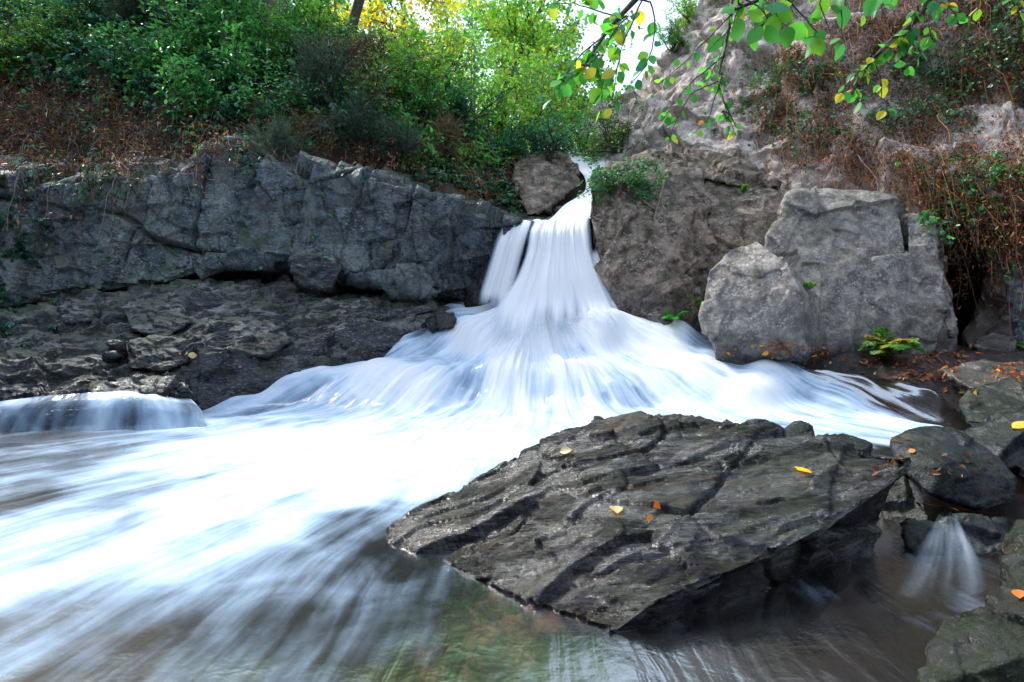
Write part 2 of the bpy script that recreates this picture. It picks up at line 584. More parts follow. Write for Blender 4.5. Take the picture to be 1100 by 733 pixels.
def relief(ctrl, nr, nc, disp, thick=(0, 2.0, -0.3), axis_fix=True):
    """a closed sheet of rock through a grid of world points: ctrl[row][col]"""
    C = np.array(ctrl, float)
    G = catmull(C, nr)
    G = np.swapaxes(catmull(np.swapaxes(G, 0, 1), nc), 0, 1)
    n = grid_normals(G)
    view = G - CAM
    flip = np.where((n * view).sum(-1, keepdims=True).mean() > 0, -1, 1)
    n = n * flip
    base = G.copy()
    r = disp(G, n)
    if isinstance(r, tuple):
        d, extra = r
    else:
        d, extra = r, None
    G = G + n * d[..., None]
    v = G.reshape(-1, 3)
    f = grid_faces(nr, nc)
    if flip < 0:
        f = f[:, ::-1]
    i = np.arange(nr * nc).reshape(nr, nc)
    ring = np.concatenate([i[0, :], i[1:, -1], i[-1, -2::-1], i[-2:0:-1, 0]])
    rb = v[ring] + np.array(thick)
    k0 = len(v)
    cen = rb.mean(0)
    v = np.concatenate([v, rb, cen[None]])
    k = len(ring)
    a = np.arange(k)
    b = (a + 1) % k
    side = np.stack([ring[a], k0 + a, k0 + b, ring[b]], -1)
    cap = np.stack([k0 + a, np.full(k, k0 + k), k0 + b], -1)
    if flip < 0:
        side, cap = side[:, ::-1], cap[:, ::-1]
    return v, [f, side, cap], base, n, ring, extra


def hull_mesh(pts, voxel, disp, smooth_it=2):
    """convex rock through world points, remeshed evenly and worn by disp(p, n)"""
    bm = bmesh.new()
    for p in pts:
        bm.verts.new(tuple(p))
    r = bmesh.ops.convex_hull(bm, input=bm.verts[:])
    bmesh.ops.delete(bm, geom=[g for g in r['geom_interior'] if isinstance(g, bmesh.types.BMVert)], context='VERTS')
    me = bpy.data.meshes.new('tmp')
    bm.to_mesh(me)
    bm.free()
    o = bpy.data.objects.new('tmp', me)
    COL.objects.link(o)
    md = o.modifiers.new('r', 'REMESH')
    md.mode = 'VOXEL'
    md.voxel_size = voxel
    dg = bpy.context.evaluated_depsgraph_get()
    dg.update()
    ev = o.evaluated_get(dg)
    m2 = bpy.data.meshes.new_from_object(ev)
    nv = len(m2.vertices)
    v = np.zeros(nv * 3, np.float32)
    m2.vertices.foreach_get('co', v)
    v = v.reshape(-1, 3).astype(float)
    e = np.zeros(len(m2.edges) * 2, np.int32)
    m2.edges.foreach_get('vertices', e)
    e = e.reshape(-1, 2)
    nf = len(m2.polygons)
    tot = np.zeros(nf, np.int32)
    m2.polygons.foreach_get('loop_total', tot)
    li = np.zeros(len(m2.loops), np.int32)
    m2.loops.foreach_get('vertex_index', li)
    st = np.concatenate([[0], np.cumsum(tot)[:-1]])
    q = tot == 4
    f4 = li[st[q][:, None] + np.arange(4)]
    f3 = li[st[tot == 3][:, None] + np.arange(3)] if (tot == 3).any() else np.zeros((0, 3), int)
    bpy.data.objects.remove(o)
    bpy.data.meshes.remove(me)
    bpy.data.meshes.remove(m2)
    deg = np.bincount(e.ravel(), minlength=nv)[:, None]

    def lap(x, it):
        for _ in range(it):
            s = np.zeros_like(x)
            np.add.at(s, e[:, 0], x[e[:, 1]])
            np.add.at(s, e[:, 1], x[e[:, 0]])
            x = 0.5 * x + 0.5 * s / deg
        return x

    v = lap(v, smooth_it)

    def normals(v):
        n = np.zeros_like(v)
        for f in (f4, f3):
            if len(f):
                fn = np.cross(v[f[:, 2]] - v[f[:, 0]], v[f[:, -1]] - v[f[:, 1]])
                for c in range(f.shape[1]):
                    np.add.at(n, f[:, c], fn)
        return n / (np.linalg.norm(n, axis=1, keepdims=True) + 1e-12)

    n = normals(v)
    n = lap(n, 4)
    n /= np.linalg.norm(n, axis=1, keepdims=True) + 1e-12
    v = v + n * disp(v, n)[:, None]
    return v, [f4, f3]


def boulder_disp(scale, amp, seed, rotm=None, fine=1.0, aniso=(1, 1, 1), crack=0.03):
    rm = rotm if rotm is not None else rot(20, 15, 30)
    an = np.array(aniso, float)

    def f(p, n):
        d = blocks(p, an * 0.8 / scale, amp * 0.8, seed, rm, crack, 0.9, 0.10)
        d = d + blocks(p, an * 2.9 / scale, amp * 0.28, seed + 7, rm, 0.03, 1.2, 0.15)
        d = d + amp * 0.30 * fbm(p / scale * 0.9, 4, seed + 9)
        d = d + amp * 0.22 * fine * (ridged((p @ rm) * an * 3.2 / scale, 5, seed + 11) - 0.4)
        d = d + amp * 0.09 * fine * fbm((p @ rm) * an * 14 / scale, 3, seed + 13)
        return d
    return f


def px_hull(front, depth=1.2, back_drop=0.0, shrink=0.9, extra=()):
    """front outline (px, py, Y) -> points, with a copy of about the same real size set further back"""
    q = np.array(front, float)
    c = q.mean(0)
    k = shrink * c[2] / (c[2] + depth)
    bk = np.array([P(c[0] + (x - c[0]) * k, c[1] + (y - c[1]) * k, c[2] + (Y - c[2]) * 0.6 + depth) for x, y, Y in q])
    bk[:, 2] -= back_drop
    pts = [np.array([P(*f) for f in front]), bk]
    if len(extra):
        pts.append(np.array([P(*f) for f in extra]))
    return np.concatenate(pts)


def boulder(name, label, pts, mat, voxel, disp, cat='boulder', smooth_it=2, group=None):
    v, f = hull_mesh(pts, voxel, disp, smooth_it)
    base = np.array([v[:, 0].mean(), v[:, 1].mean(), v[:, 2].min()])
    me = mesh_np(name, v - base, f, mat)
    o = obj(name, me)
    o.location = base
    return tag(o, label, cat, group)


# ------------------------------------------------------------------ left cliff
def col_pts(rows):
    return [[P(*q) for q in r] for r in rows]


cl_x = [-260, -120, 0, 60, 130, 190, 235, 290, 345, 400, 450, 500, 545, 575]
cl_back = [150, 160, 178, 178, 176, 170, 140, 148, 166, 180, 194, 212, 228, 240]
cl_top = [160, 170, 188, 188, 186, 180, 150, 160, 177, 193, 207, 224, 238, 246]
cl_low = [330, 330, 330, 322, 310, 300, 288, 284, 288, 302, 312, 318, 322, 326]
cl_bot = [350, 350, 350, 338, 322, 312, 306, 306, 310, 322, 328, 332, 336, 340]
cl_Y = [8.2, 8.3, 8.4, 8.45, 8.5, 8.6, 8.75, 8.8, 8.8, 8.85, 8.9, 9.1, 9.35, 9.6]
rows = []
rows.append([(x, b, Y + 1.3) for x, b, Y in zip(cl_x, cl_back, cl_Y)])
rows.append([(x, b * 0.35 + t * 0.65, Y + 0.55) for x, b, t, Y in zip(cl_x, cl_back, cl_top, cl_Y)])
rows.append([(x, t, Y + 0.10) for x, t, Y in zip(cl_x, cl_top, cl_Y)])
for k, (f, dy) in enumerate([(0.1, 0.0), (0.4, -0.05), (0.72, -0.12), (1.0, -0.22)]):
    rows.append([(x - f * float(np.interp(x, [440, 545, 575], [0, 60, 75])), t + (l - t) * f, Y + dy * (1.0 if x > 200 else 0.3)) for x, t, l, Y in zip(cl_x, cl_top, cl_low, cl_Y)])
rows.append([(x - float(np.interp(x, [440, 545, 575], [0, 60, 75])), l * 0.6 + b * 0.4 , Y + (0.45 if 220 < x < 530 else 0.1)) for x, l, b, Y in zip(cl_x, cl_low, cl_bot, cl_Y)])
rows.append([(x - float(np.interp(x, [440, 545, 575], [0, 60, 75])), b + 18, Y + 0.55) for x, b, Y in zip(cl_x, cl_bot, cl_Y)])


def cliff_disp(p, n):
    rm = rot(8, 24, 14)
    rs = rot(0, -38, 14)
    rj = rot(0, 14, 14)
    d = joints(p, rj, (1.15, 0.9, 0.62), 0.30, 3, 0.55, 0.14, 0.02, 0.45)
    d = d + joints(p, rot(0, -9, 10), (1.2, 1.6, 2.1), 0.10, 13, 0.7, 0.14, 0.025, 0.5)
    d = d + blocks(p, (2.6, 2.2, 3.4), 0.045, 17, rm, 0.03, 1.1, 0.15, 0.4)
    d = d + 0.03 * fbm(p * 1.1, 3, 33)
    d = d + 0.02 * (ridged((p @ rs) * np.array([1.2, 2.0, 6.0]), 5, 37) - 0.4)
    d = d + 0.010 * fbm(p * 22, 3, 39)
    px, py, _ = proj(p)
    wet = sm(300, 440, px) * 0.9
    up = n[..., 2]
    wet = np.maximum(wet, 0.35 * sm(0.5, 0.62, fbm(p * 0.8, 3, 71) * 0.5 + 0.5))
    return d, wet


v, f, cl_base, cl_n, ring, wet = relief(col_pts(rows), 210, 520, cliff_disp, (0, 2.0, -0.5))
w = np.concatenate([wet.ravel(), np.zeros(len(v) - wet.size)])
CL = v[:wet.size].reshape(wet.shape + (3,))
CLN = cl_n
tag(obj('cliff', mesh_np('cliff', v, f, MAT['cliff_left'], attrs={'wet': w})), 'dark blue grey fractured rock wall left of the waterfall under a bramble bank', 'cliff', kind='structure')

# ------------------------------------------------------------------ left rock ledge under the cliff
le_x = [-420, -200, -60, 40, 120, 200, 280, 350, 420, 480, 540, 600]
rows = []
rows.append([(x, y, Y) for x, y, Y in zip(le_x, [318, 318, 318, 312, 303, 300, 302, 306, 312, 318, 340, 360], [9.4, 9.4, 9.3, 9.3, 9.3, 9.4, 9.5, 9.6, 9.7, 9.8, 9.8, 9.9])])
rows.append([(x, y, Y) for x, y, Y in zip(le_x, [335, 335, 335, 330, 318, 313, 314, 318, 322, 332, 358, 375], [8.2, 8.3, 8.4, 8.4, 8.4, 8.5, 8.6, 8.7, 8.8, 8.9, 9.1, 9.4])])
rows.append([(x, y, Y) for x, y, Y in zip(le_x, [362, 362, 362, 358, 350, 340, 338, 338, 342, 356, 380, 400], [7.6, 7.6, 7.6, 7.6, 7.7, 7.8, 8.0, 8.2, 8.4, 8.6, 8.8, 9.0])])
rows.append([(x, y, Y) for x, y, Y in zip(le_x, [385, 385, 385, 380, 376, 372, 368, 364, 362, 374, 400, 415], [7.15, 7.1, 7.1, 7.1, 7.2, 7.3, 7.5, 7.75, 8.1, 8.35, 8.5, 8.7])])
rows.append([(x, y, Y) for x, y, Y in zip(le_x, [410, 410, 410, 406, 404, 402, 400, 392, 382, 392, 415, 430], [6.6, 6.6, 6.6, 6.65, 6.7, 6.85, 7.1, 7.4, 7.85, 8.15, 8.3, 8.4])])
rows.append([(x, y, Y) for x, y, Y in zip(le_x, [440, 440, 440, 437, 434, 428, 420, 406, 398, 408, 430, 445], [6.2, 6.2, 6.2, 6.25, 6.35, 6.6, 6.95, 7.3, 7.75, 8.05, 8.2, 8.3])])
rows.append([(x, y, Y) for x, y, Y in zip(le_x, [490, 490, 490, 486, 480, 470, 450, 430, 410, 402, 405, 420], [6.0, 6.0, 6.0, 6.05, 6.15, 6.45, 6.85, 7.2, 7.65, 7.95, 8.1, 8.2])])


def ledge_disp(p, n):
    rm = rot(4, -7, 20)
    d = joints(p, rm, (0.7, 0.8, 2.4), 0.16, 103, 0.6, 0.35)
    d = d + blocks(p, (1.7, 2.2, 7.0), 0.085, 113, rm, 0.04, 0.8, 0.25)
    d = d + blocks(p, (4.0, 5.0, 11.0), 0.04, 117, rm, 0.05, 1.0, 0.25)
    d = d + 0.13 * fbm(p * 1.3, 4, 133)
    d = d + 0.05 * fbm(p * 4.5, 3, 135)
    d = d + 0.08 * (ridged((p @ rm) * np.array([1.4, 2.0, 7.0]), 5, 137) - 0.4)
    d = d + 0.02 * (ridged(p * 9, 3, 139) - .4)
    return d


v, f, le_base, le_n, ring, _ = relief(col_pts(rows), 230, 560, ledge_disp, (0, 0.8, -1.5))
xl_ = np.interp(v[:, 1], [6.2, 6.8, 7.7, 8.8, 9.6], [-4.6, -3.75, -2.15, -1.05, -0.9])
v[:, 2] -= sm(-0.35, 0.15, v[:, 0] - xl_) * np.maximum(0, v[:, 2] - zc(v[:, 0], v[:, 1]) + 0.16)
tag(obj('rock_shelf', mesh_np('rock_shelf', v, f, MAT['ledge'])), 'low stepped wet rock shelf between the dark cliff and the pool', 'rock shelf', kind='structure')

# ------------------------------------------------------------------ right cliff and vine bank
rc_cols = [
    # px of the column at each row differs: give full points, top row first
]
rows = [
    # crest (and ground going back from it)
    [(625, 138, 17.5), (728, 55, 16.5), (795, -30, 15.5), (830, -90, 14.5), (930, -130, 13.5), (1015, -147, 12.8), (1045, -150, 12.6), (1085, -153, 12.3), (1200, -170, 11.5), (1420, -200, 10.5), (1800, -220, 9.0)],
    [(636, 152, 15.5), (710, 82, 14.6), (755, 0, 14.2), (815, -55, 13.6), (920, -85, 12.7), (1015, -97, 12.0), (1045, -100, 11.8), (1085, -103, 11.5), (1200, -120, 10.8), (1420, -150, 9.8), (1800, -170, 8.4)],
    [(650, 163, 14.6), (702, 112, 14.0), (746, 54, 13.7), (800, 10, 13.1), (910, -10, 12.2), (1015, -17, 11.5), (1045, -20, 11.3), (1085, -23, 11.0), (1200, -30, 10.3), (1420, -50, 9.3), (1800, -60, 8.0)],
    [(656, 169, 14.2), (694, 138, 13.6), (735, 95, 13.2), (800, 65, 12.6), (905, 55, 11.6), (1015, 53, 10.9), (1045, 50, 10.7), (1085, 47, 10.4), (1200, 40, 9.8), (1420, 30, 8.8), (1800, 30, 7.6)],
    [(655, 172, 14.0), (685, 155, 13.4), (735, 130, 12.9), (800, 115, 12.2), (900, 110, 11.1), (1015, 118, 10.3), (1045, 115, 10.1), (1085, 112, 9.8), (1200, 110, 9.2), (1420, 110, 8.3), (1800, 120, 7.2)],
    [(658, 180, 13.8), (685, 168, 13.2), (735, 156, 12.6), (800, 158, 11.7), (900, 172, 10.4), (1015, 183, 9.7), (1045, 180, 9.5), (1085, 177, 9.2), (1200, 185, 8.6), (1420, 190, 7.8), (1800, 210, 6.8)],
    [(660, 190, 13.6), (686, 178, 13.0), (736, 172, 12.4), (802, 185, 11.3), (900, 215, 10.1), (1015, 240, 9.4), (1045, 236, 9.2), (1085, 240, 8.8), (1200, 245, 8.1), (1420, 255, 7.3), (1800, 280, 6.4)],
    [(662, 205, 13.5), (690, 195, 12.9), (740, 192, 12.2), (806, 220, 11.0), (900, 262, 10.0), (1015, 270, 11.0), (1045, 262, 11.2), (1085, 280, 8.9), (1200, 295, 7.9), (1420, 315, 7.0), (1800, 345, 6.1)],
    [(666, 240, 13.5), (695, 230, 12.9), (745, 230, 12.2), (810, 270, 11.0), (905, 345, 10.0), (1015, 390, 11.0), (1045, 390, 11.2), (1085, 395, 8.9), (1200, 400, 7.8), (1420, 430, 6.9), (1800, 460, 6.0)],
]


def rc_disp(p, n):
    rm = rot(-12, 25, -20)
    rs = rot(20, -50, -20)
    d = blocks(p, (0.45, 0.5, 0.6), 0.35, 203, rm, 0.02, 0.9, 0.12)
    d = d + blocks(p, (1.4, 1.4, 1.9), 0.14, 213, rm, 0.03, 1.1, 0.15)
    d = d + blocks(p, (4, 4, 5), 0.05, 217, rm, 0.04, 1.1, 0.15)
    d = d + 0.15 * fbm(p * 0.7, 4, 233)
    d = d + 0.08 * (ridged((p @ rs) * np.array([1.2, 1.6, 4.5]), 5, 237) - 0.4)
    return d


v, f, rc_base, rc_n, ring, _ = relief(col_pts(rows), 240, 460, rc_disp, (0.4, 2.5, -0.8))
RC = v[:240 * 460].reshape(240, 460, 3)
RCN = rc_n
cliff_r = obj('cliff', mesh_np('cliff', v, f, MAT['cliff_right']))
tag(cliff_r, 'tall pale pinkish rock face rising behind the boulders, half covered in vines', 'cliff', kind='structure')

# ------------------------------------------------------------------ rock outcrops at the fall
boulder('rock_outcrop', 'brown rock buttress with leafy bush, directly right of the waterfall',
        px_hull([(655, 176, 10.0), (700, 172, 10.2), (752, 186, 9.9), (762, 215, 9.5), (758, 300, 9.0), (752, 352, 8.45), (716, 354, 8.3), (690, 336, 8.5), (664, 312, 8.75), (640, 272, 8.95), (630, 226, 9.2), (636, 192, 9.5), (700, 240, 9.0), (725, 240, 8.95)], 1.8, 0.2, 0.95,
                extra=[(700, 380, 8.6), (760, 380, 8.6), (650, 350, 9.1)]),
        MAT['outcrop'], 0.024, boulder_disp(1.0, 0.17, 301, rot(10, 15, 20)), 'rock outcrop')
boulder('rock_outcrop', 'dark brown block with a flat shadowed top between waterfall buttress and pale boulders',
        px_hull([(735, 190, 10.2), (790, 176, 10.4), (836, 205, 9.9), (838, 222, 9.7), (822, 262, 9.4), (800, 300, 9.1), (770, 340, 8.9), (742, 350, 8.9), (738, 240, 9.4)], 1.6, 0.2, 0.95,
                extra=[(760, 380, 9.0), (830, 360, 9.2)]),
        MAT['outcrop'], 0.026, boulder_disp(1.1, 0.15, 311, rot(0, 5, 10)), 'rock outcrop')
boulder('rock_slab', 'flat brown slab lying on top of the buttress right of the waterfall',
        px_hull([(668, 172, 10.6), (720, 160, 11.0), (790, 172, 10.6), (836, 200, 10.0), (800, 200, 10.0), (735, 188, 10.1), (690, 182, 10.2)], 1.4, -0.1, 0.95),
        MAT['outcrop'], 0.026, boulder_disp(0.6, 0.13, 321, rot(0, 10, 5), 1, (1, 1, 2)), 'rock slab')
boulder('rock_outcrop', 'rounded brown rock standing left of the narrow upper chute above the falls',
        px_hull([(552, 178, 11.6), (575, 160, 12.2), (605, 162, 12.3), (618, 178, 12.0), (622, 196, 11.6), (602, 218, 11.0), (580, 232, 10.4), (566, 232, 10.5), (552, 205, 11.0)], 1.2, -0.1, 0.9),
        MAT['outcrop'], 0.03, boulder_disp(0.9, 0.15, 331), 'rock outcrop')
# pale boulders
boulder('boulder', 'largest pale grey boulder, flat topped, fern growing at its foot',
        px_hull([(848, 208, 8.7), (880, 201, 8.9), (925, 203, 8.8), (962, 212, 8.6), (972, 240, 8.3), (990, 330, 7.9), (985, 380, 7.75), (930, 378, 7.7), (880, 376, 7.75), (815, 300, 8.3), (822, 256, 8.45), (900, 290, 8.05)], 1.7, 0.0, 0.96,
                extra=[(985, 425, 7.95), (880, 425, 7.95)]),
        MAT['boulder_grey'], 0.020, boulder_disp(1.5, 0.085, 401, rot(15, -30, 25), 1.1, (1, 1, 1), 0.02), 'boulder', 1)
boulder('boulder', 'tall narrow grey slab split from the right side of the largest boulder',
        px_hull([(972, 226, 8.45), (1004, 232, 8.3), (1009, 262, 8.1), (1020, 320, 7.85), (1028, 362, 7.7), (1022, 384, 7.7), (980, 384, 7.72), (984, 320, 7.9), (974, 262, 8.2)], 1.3, 0.0, 0.92,
                extra=[(1028, 425, 7.9), (980, 425, 7.9)]),
        MAT['boulder_grey'], 0.022, boulder_disp(0.9, 0.10, 411, rot(10, 10, 25)), 'boulder')
boulder('boulder', 'smaller pale wedge boulder with purple wet foot beside the cascade',
        px_hull([(814, 256, 7.75), (785, 270, 7.7), (762, 290, 7.6), (752, 340, 7.4), (765, 366, 7.25), (820, 378, 7.1), (868, 380, 7.0), (862, 312, 7.1), (846, 280, 7.35), (800, 300, 7.38)], 1.1, 0.0, 0.9,
                extra=[(892, 376, 7.45), (884, 318, 7.5), (860, 400, 7.4), (770, 400, 7.5)]),
        MAT['boulder_grey'], 0.018, boulder_disp(1.2, 0.06, 421, rot(25, 15, -20), 1.1, (1, 1, 1), 0.02), 'boulder', 1)
boulder('rock', 'flat pale stone lying in the mouth of the dark hollow',
        px_hull([(1048, 362, 8.2), (1075, 358, 8.3), (1098, 362, 8.1), (1104, 378, 7.9), (1075, 382, 7.8), (1046, 378, 7.9)], 0.5, 0.0, 0.9), MAT['boulder_grey'], 0.025, boulder_disp(0.4, 0.05, 431), 'rock')
boulder('rock_outcrop', 'mossy dark rock at the frame edge beyond the hollow, under trailing vines',
        px_hull([(1075, 275, 8.6), (1120, 262, 8.4), (1190, 270, 8.0), (1200, 380, 7.4), (1120, 372, 7.8), (1086, 366, 8.2)], 1.2, 0, 0.9), MAT['cliff_left'], 0.03, boulder_disp(0.7, 0.12, 441), 'rock outcrop')
boulder('rock', 'pale flat slab strewn with leaves on the bank below the hollow',
        px_hull([(1010, 396, 7.0), (1060, 388, 7.2), (1130, 392, 7.0), (1180, 425, 6.2), (1100, 428, 6.0), (1040, 416, 6.4)], 0.3, 0.25, 0.95), MAT['boulder_grey'], 0.025, boulder_disp(0.7, 0.05, 451, rot(0, 0, 20), 1, (1, 1, 2)), 'rock')

# ------------------------------------------------------------------ foreground rocks
hero_pts = np.array([P(*q) for q in [
    (410, 580, 3.15), (455, 548, 3.32), (530, 500, 3.55), (592, 462, 3.78), (640, 447, 3.9), (690, 443, 3.95), (735, 450, 3.9), (775, 450, 3.85), (815, 462, 3.72), (865, 470, 3.6), (930, 478, 3.35), (986, 488, 3.1),
    (990, 500, 3.02), (945, 530, 2.78), (905, 556, 2.62), (835, 598, 2.42), (760, 620, 2.30), (712, 640, 2.22), (655, 680, 2.17), (690, 694, 2.17), (604, 630, 2.62), (520, 606, 2.88)]]
    + [np.array(q) for q in [(-0.75, 3.3, -0.35), (0.2, 2.7, -0.45), (0.46, 2.28, -0.5), (0.95, 2.50, -0.5), (1.42, 2.78, -0.45), (1.75, 3.15, -0.35), (2.1, 3.55, -0.1), (2.0, 3.9, -0.3), (0.9, 4.3, -0.3), (0.1, 4.2, -0.3)]])
_L = np.array([0.93, 0.36, 0.10]) / np.linalg.norm([0.93, 0.36, 0.10])       # run of the bedding
_n = np.cross(_L, np.array([-0.3, 0.9, 0.35]))
_n /= np.linalg.norm(_n)
hero_rm = np.stack([_L, _n, np.cross(_n, _L)], 1)


def hero_disp(p, n):
    up = sm(0.0, 0.5, n[..., 2])
    q = p @ hero_rm
    d = np.clip(blocks(p, (0.75, 1.2, 1.5), 0.07, 501, rot(-18, 20, 34), 0.012, 0.6, 0.2, 0.2), -0.06, 0.04)
    d = d + joints(p, hero_rm, (0.9, 0.9, 1.9), 0.058, 503, 0.8, 0.9, 0.02, 0.2)
    d = d + joints(p, hero_rm, (2.2, 2.2, 7.5), 0.024, 513, 1.0, 1.1, 0.04, 0.3)
    d = d + 0.05 * fbm(p * 1.5, 4, 521)
    wv = q + 0.10 * np.stack([fbm(p * 2.2, 3, 541), fbm(p * 2.2 + 9, 3, 542), fbm(p * 2.2 + 19, 3, 543)], -1)
    d = d + 0.018 * (ridged(wv * np.array([1.8, 6.0, 10.0]), 3, 531) - 0.4) * (0.5 + 0.5 * up)
    d = d + 0.006 * (ridged(wv * np.array([4, 14, 30.0]), 2, 533) - 0.4)
    d = d + 0.002 * fbm(p * 40, 2, 535)
    return np.clip(d, -0.12, 0.07)


boulder('boulder', 'huge tilted wet rock in front of the cascade with yellow leaves on top', hero_pts, MAT['hero'], 0.0105, hero_disp, 'boulder', 3)

boulder('boulder', 'rounded black wet boulder with a pinkish patch, right of the huge tilted rock',
        px_hull([(958, 472, 3.75), (985, 461, 3.85), (1020, 462, 3.8), (1060, 482, 3.6), (1094, 515, 3.4), (1090, 538, 3.3), (1050, 548, 3.25), (1000, 532, 3.3), (962, 500, 3.5), (1010, 500, 3.35)], 0.6, 0.05, 0.85), MAT['wet_dark'], 0.014, boulder_disp(0.6, 0.035, 601), 'boulder')
boulder('boulder', 'blue grey rock with a yellow leaf at the frame edge behind the black boulder',
        px_hull([(1030, 468, 4.3), (1062, 450, 4.4), (1110, 436, 4.3), (1180, 440, 4.0), (1190, 540, 3.6), (1110, 520, 3.8), (1062, 495, 4.0)], 0.8, 0.05, 0.9), MAT['wet_dark'], 0.016, boulder_disp(0.6, 0.05, 611), 'boulder')
boulder('boulder', 'dark angular block at the water edge where the foam ends on the right bank',
        px_hull([(1026, 432, 5.6), (1040, 414, 5.7), (1085, 404, 5.7), (1140, 410, 5.4), (1150, 450, 5.0), (1090, 458, 5.0), (1040, 454, 5.2)], 0.8, 0.1, 0.9), MAT['mossy_dark'], 0.018, boulder_disp(0.7, 0.06, 621), 'boulder')
boulder('rock', 'small black stone poking up behind the crest of the huge tilted rock',
        px_hull([(836, 462, 4.3), (856, 450, 4.4), (874, 456, 4.3), (880, 474, 4.2), (840, 478, 4.15)], 0.35, 0.2, 0.9), MAT['wet_dark'], 0.014, boulder_disp(0.3, 0.025, 631), 'rock')
boulder('rock', 'low flat wet stone level with the foam beside the small black stone',
        px_hull([(876, 468, 4.6), (905, 465, 4.7), (938, 476, 4.5), (930, 484, 4.3), (885, 482, 4.3)], 0.35, 0.2, 0.9), MAT['wet_dark'], 0.014, boulder_disp(0.3, 0.02, 641), 'rock')
boulder('boulder', 'mossy lichen dotted boulder in the bottom corner nearest the camera',
        px_hull([(990, 690, 1.92), (1012, 660, 2.0), (1060, 645, 2.0), (1120, 645, 1.9), (1190, 680, 1.75), (1200, 860, 1.65), (1000, 860, 1.7), (984, 740, 1.8)], 0.4, 0.2, 0.85), MAT['mossy_dark'], 0.0095, boulder_disp(0.35, 0.03, 651), 'boulder')
boulder('boulder', 'dark pebbly wet rock right of the little side cascade',
        px_hull([(1070, 580, 2.75), (1090, 558, 2.85), (1150, 555, 2.7), (1190, 650, 2.4), (1110, 680, 2.35), (1074, 650, 2.5)], 0.5, 0.2, 0.9), MAT['mossy_dark'], 0.012, boulder_disp(0.25, 0.03, 661), 'boulder')
boulder('boulder', 'black shadowed rock behind the little side cascade',
        px_hull([(978, 556, 3.12), (1030, 558, 3.1), (1085, 552, 3.15), (1092, 640, 2.8), (1020, 655, 2.66), (955, 645, 2.8), (960, 700, 2.9), (1080, 700, 2.8)], 0.4, 0.2, 0.9), MAT['wet_dark'], 0.014, boulder_disp(0.3, 0.04, 671), 'boulder')

boulder('rock', 'rust red rock lying under the shallow water at the foot of the huge tilted rock',
        np.array([Pz(a, b, c) for a, b, c in [(455, 615, -0.34), (490, 605, -0.14), (545, 614, -0.07), (610, 640, -0.08), (655, 700, -0.16), (640, 760, -0.34), (540, 745, -0.30), (480, 700, -0.36), (450, 650, -0.40), (505, 640, -0.14), (540, 650, -0.07), (600, 680, -0.09), (520, 690, -0.15), (570, 715, -0.17)]] + [np.array(q) for q in [(-0.5, 2.9, -0.8), (0.2, 2.6, -0.8), (0.3, 2.2, -0.8), (-0.3, 2.2, -0.8)]]),
        rock_mat('rust_rock', (0.05, 0.03, 0.026), (0.24, 0.11, 0.085), (0.40, 0.27, 0.24), 2.0, 0.5, 0.2, bump=0.6), 0.014, boulder_disp(0.3, 0.07, 681), 'rock')
boulder('boulder', 'black wet rock filling the gap between the huge tilted rock and the black boulder',
        px_hull([(925, 515, 3.75), (960, 500, 3.75), (992, 520, 3.5), (1000, 560, 3.3), (985, 625, 3.15), (930, 630, 3.2), (900, 600, 3.4)], 0.4, 0.2, 0.9), MAT['wet_dark'], 0.014, boulder_disp(0.35, 0.04, 691), 'boulder')
# ledge boulders on the left shelf
for lab, pts, seed in [
    ('lumpy pale topped rock under the middle of the dark cliff', [(130, 330, 7.9), (160, 318, 8.0), (195, 322, 7.9), (205, 345, 7.6), (180, 362, 7.4), (140, 356, 7.5)], 701),
    ('rounded streaked rock with a pale crest low on the left shelf', [(132, 372, 7.1), (165, 360, 7.2), (200, 364, 7.1), (206, 388, 6.9), (180, 398, 6.8), (140, 396, 6.85)], 711),
    ('dark mossy hump on the shelf nearest the cascade edge', [(220, 352, 7.6), (255, 342, 7.8), (290, 346, 7.7), (312, 366, 7.5), (290, 382, 7.3), (235, 384, 7.25)], 721),
    ('small dark mossy ball shaped stone on the left shelf', [(110, 374, 7.0), (122, 362, 7.05), (134, 366, 7.0), (136, 382, 6.95), (116, 386, 6.9)], 731),
    ('cracked white speckled stone at the foot of the ivy corner', [(60, 330, 8.1), (82, 322, 8.2), (104, 328, 8.1), (108, 344, 7.9), (70, 348, 7.9)], 741),
    ('broken square block under the overhang of the cliff', [(312, 278, 8.55), (345, 270, 8.6), (366, 282, 8.5), (358, 310, 8.4), (320, 308, 8.45)], 751),
    ('low wet dark hump where side stream leaves the shelf', [(98, 414, 6.5), (150, 404, 6.6), (200, 408, 6.55), (212, 424, 6.4), (150, 434, 6.3), (104, 430, 6.3)], 761),
    ('black wet stone splitting the foam at the cascade head', [(452, 345, 8.4), (470, 333, 8.5), (490, 338, 8.45), (488, 352, 8.3), (460, 358, 8.25)], 771),
]:
    boulder('rock', lab, px_hull(pts, 0.5, 0.12, 0.9), MAT['ledge'] if seed not in (771, 731) else MAT['wet_dark'], 0.02, boulder_disp(0.5, 0.07, seed, rot(5, 10, 30), 1.2, (1, 1, 1.8)), 'rock')

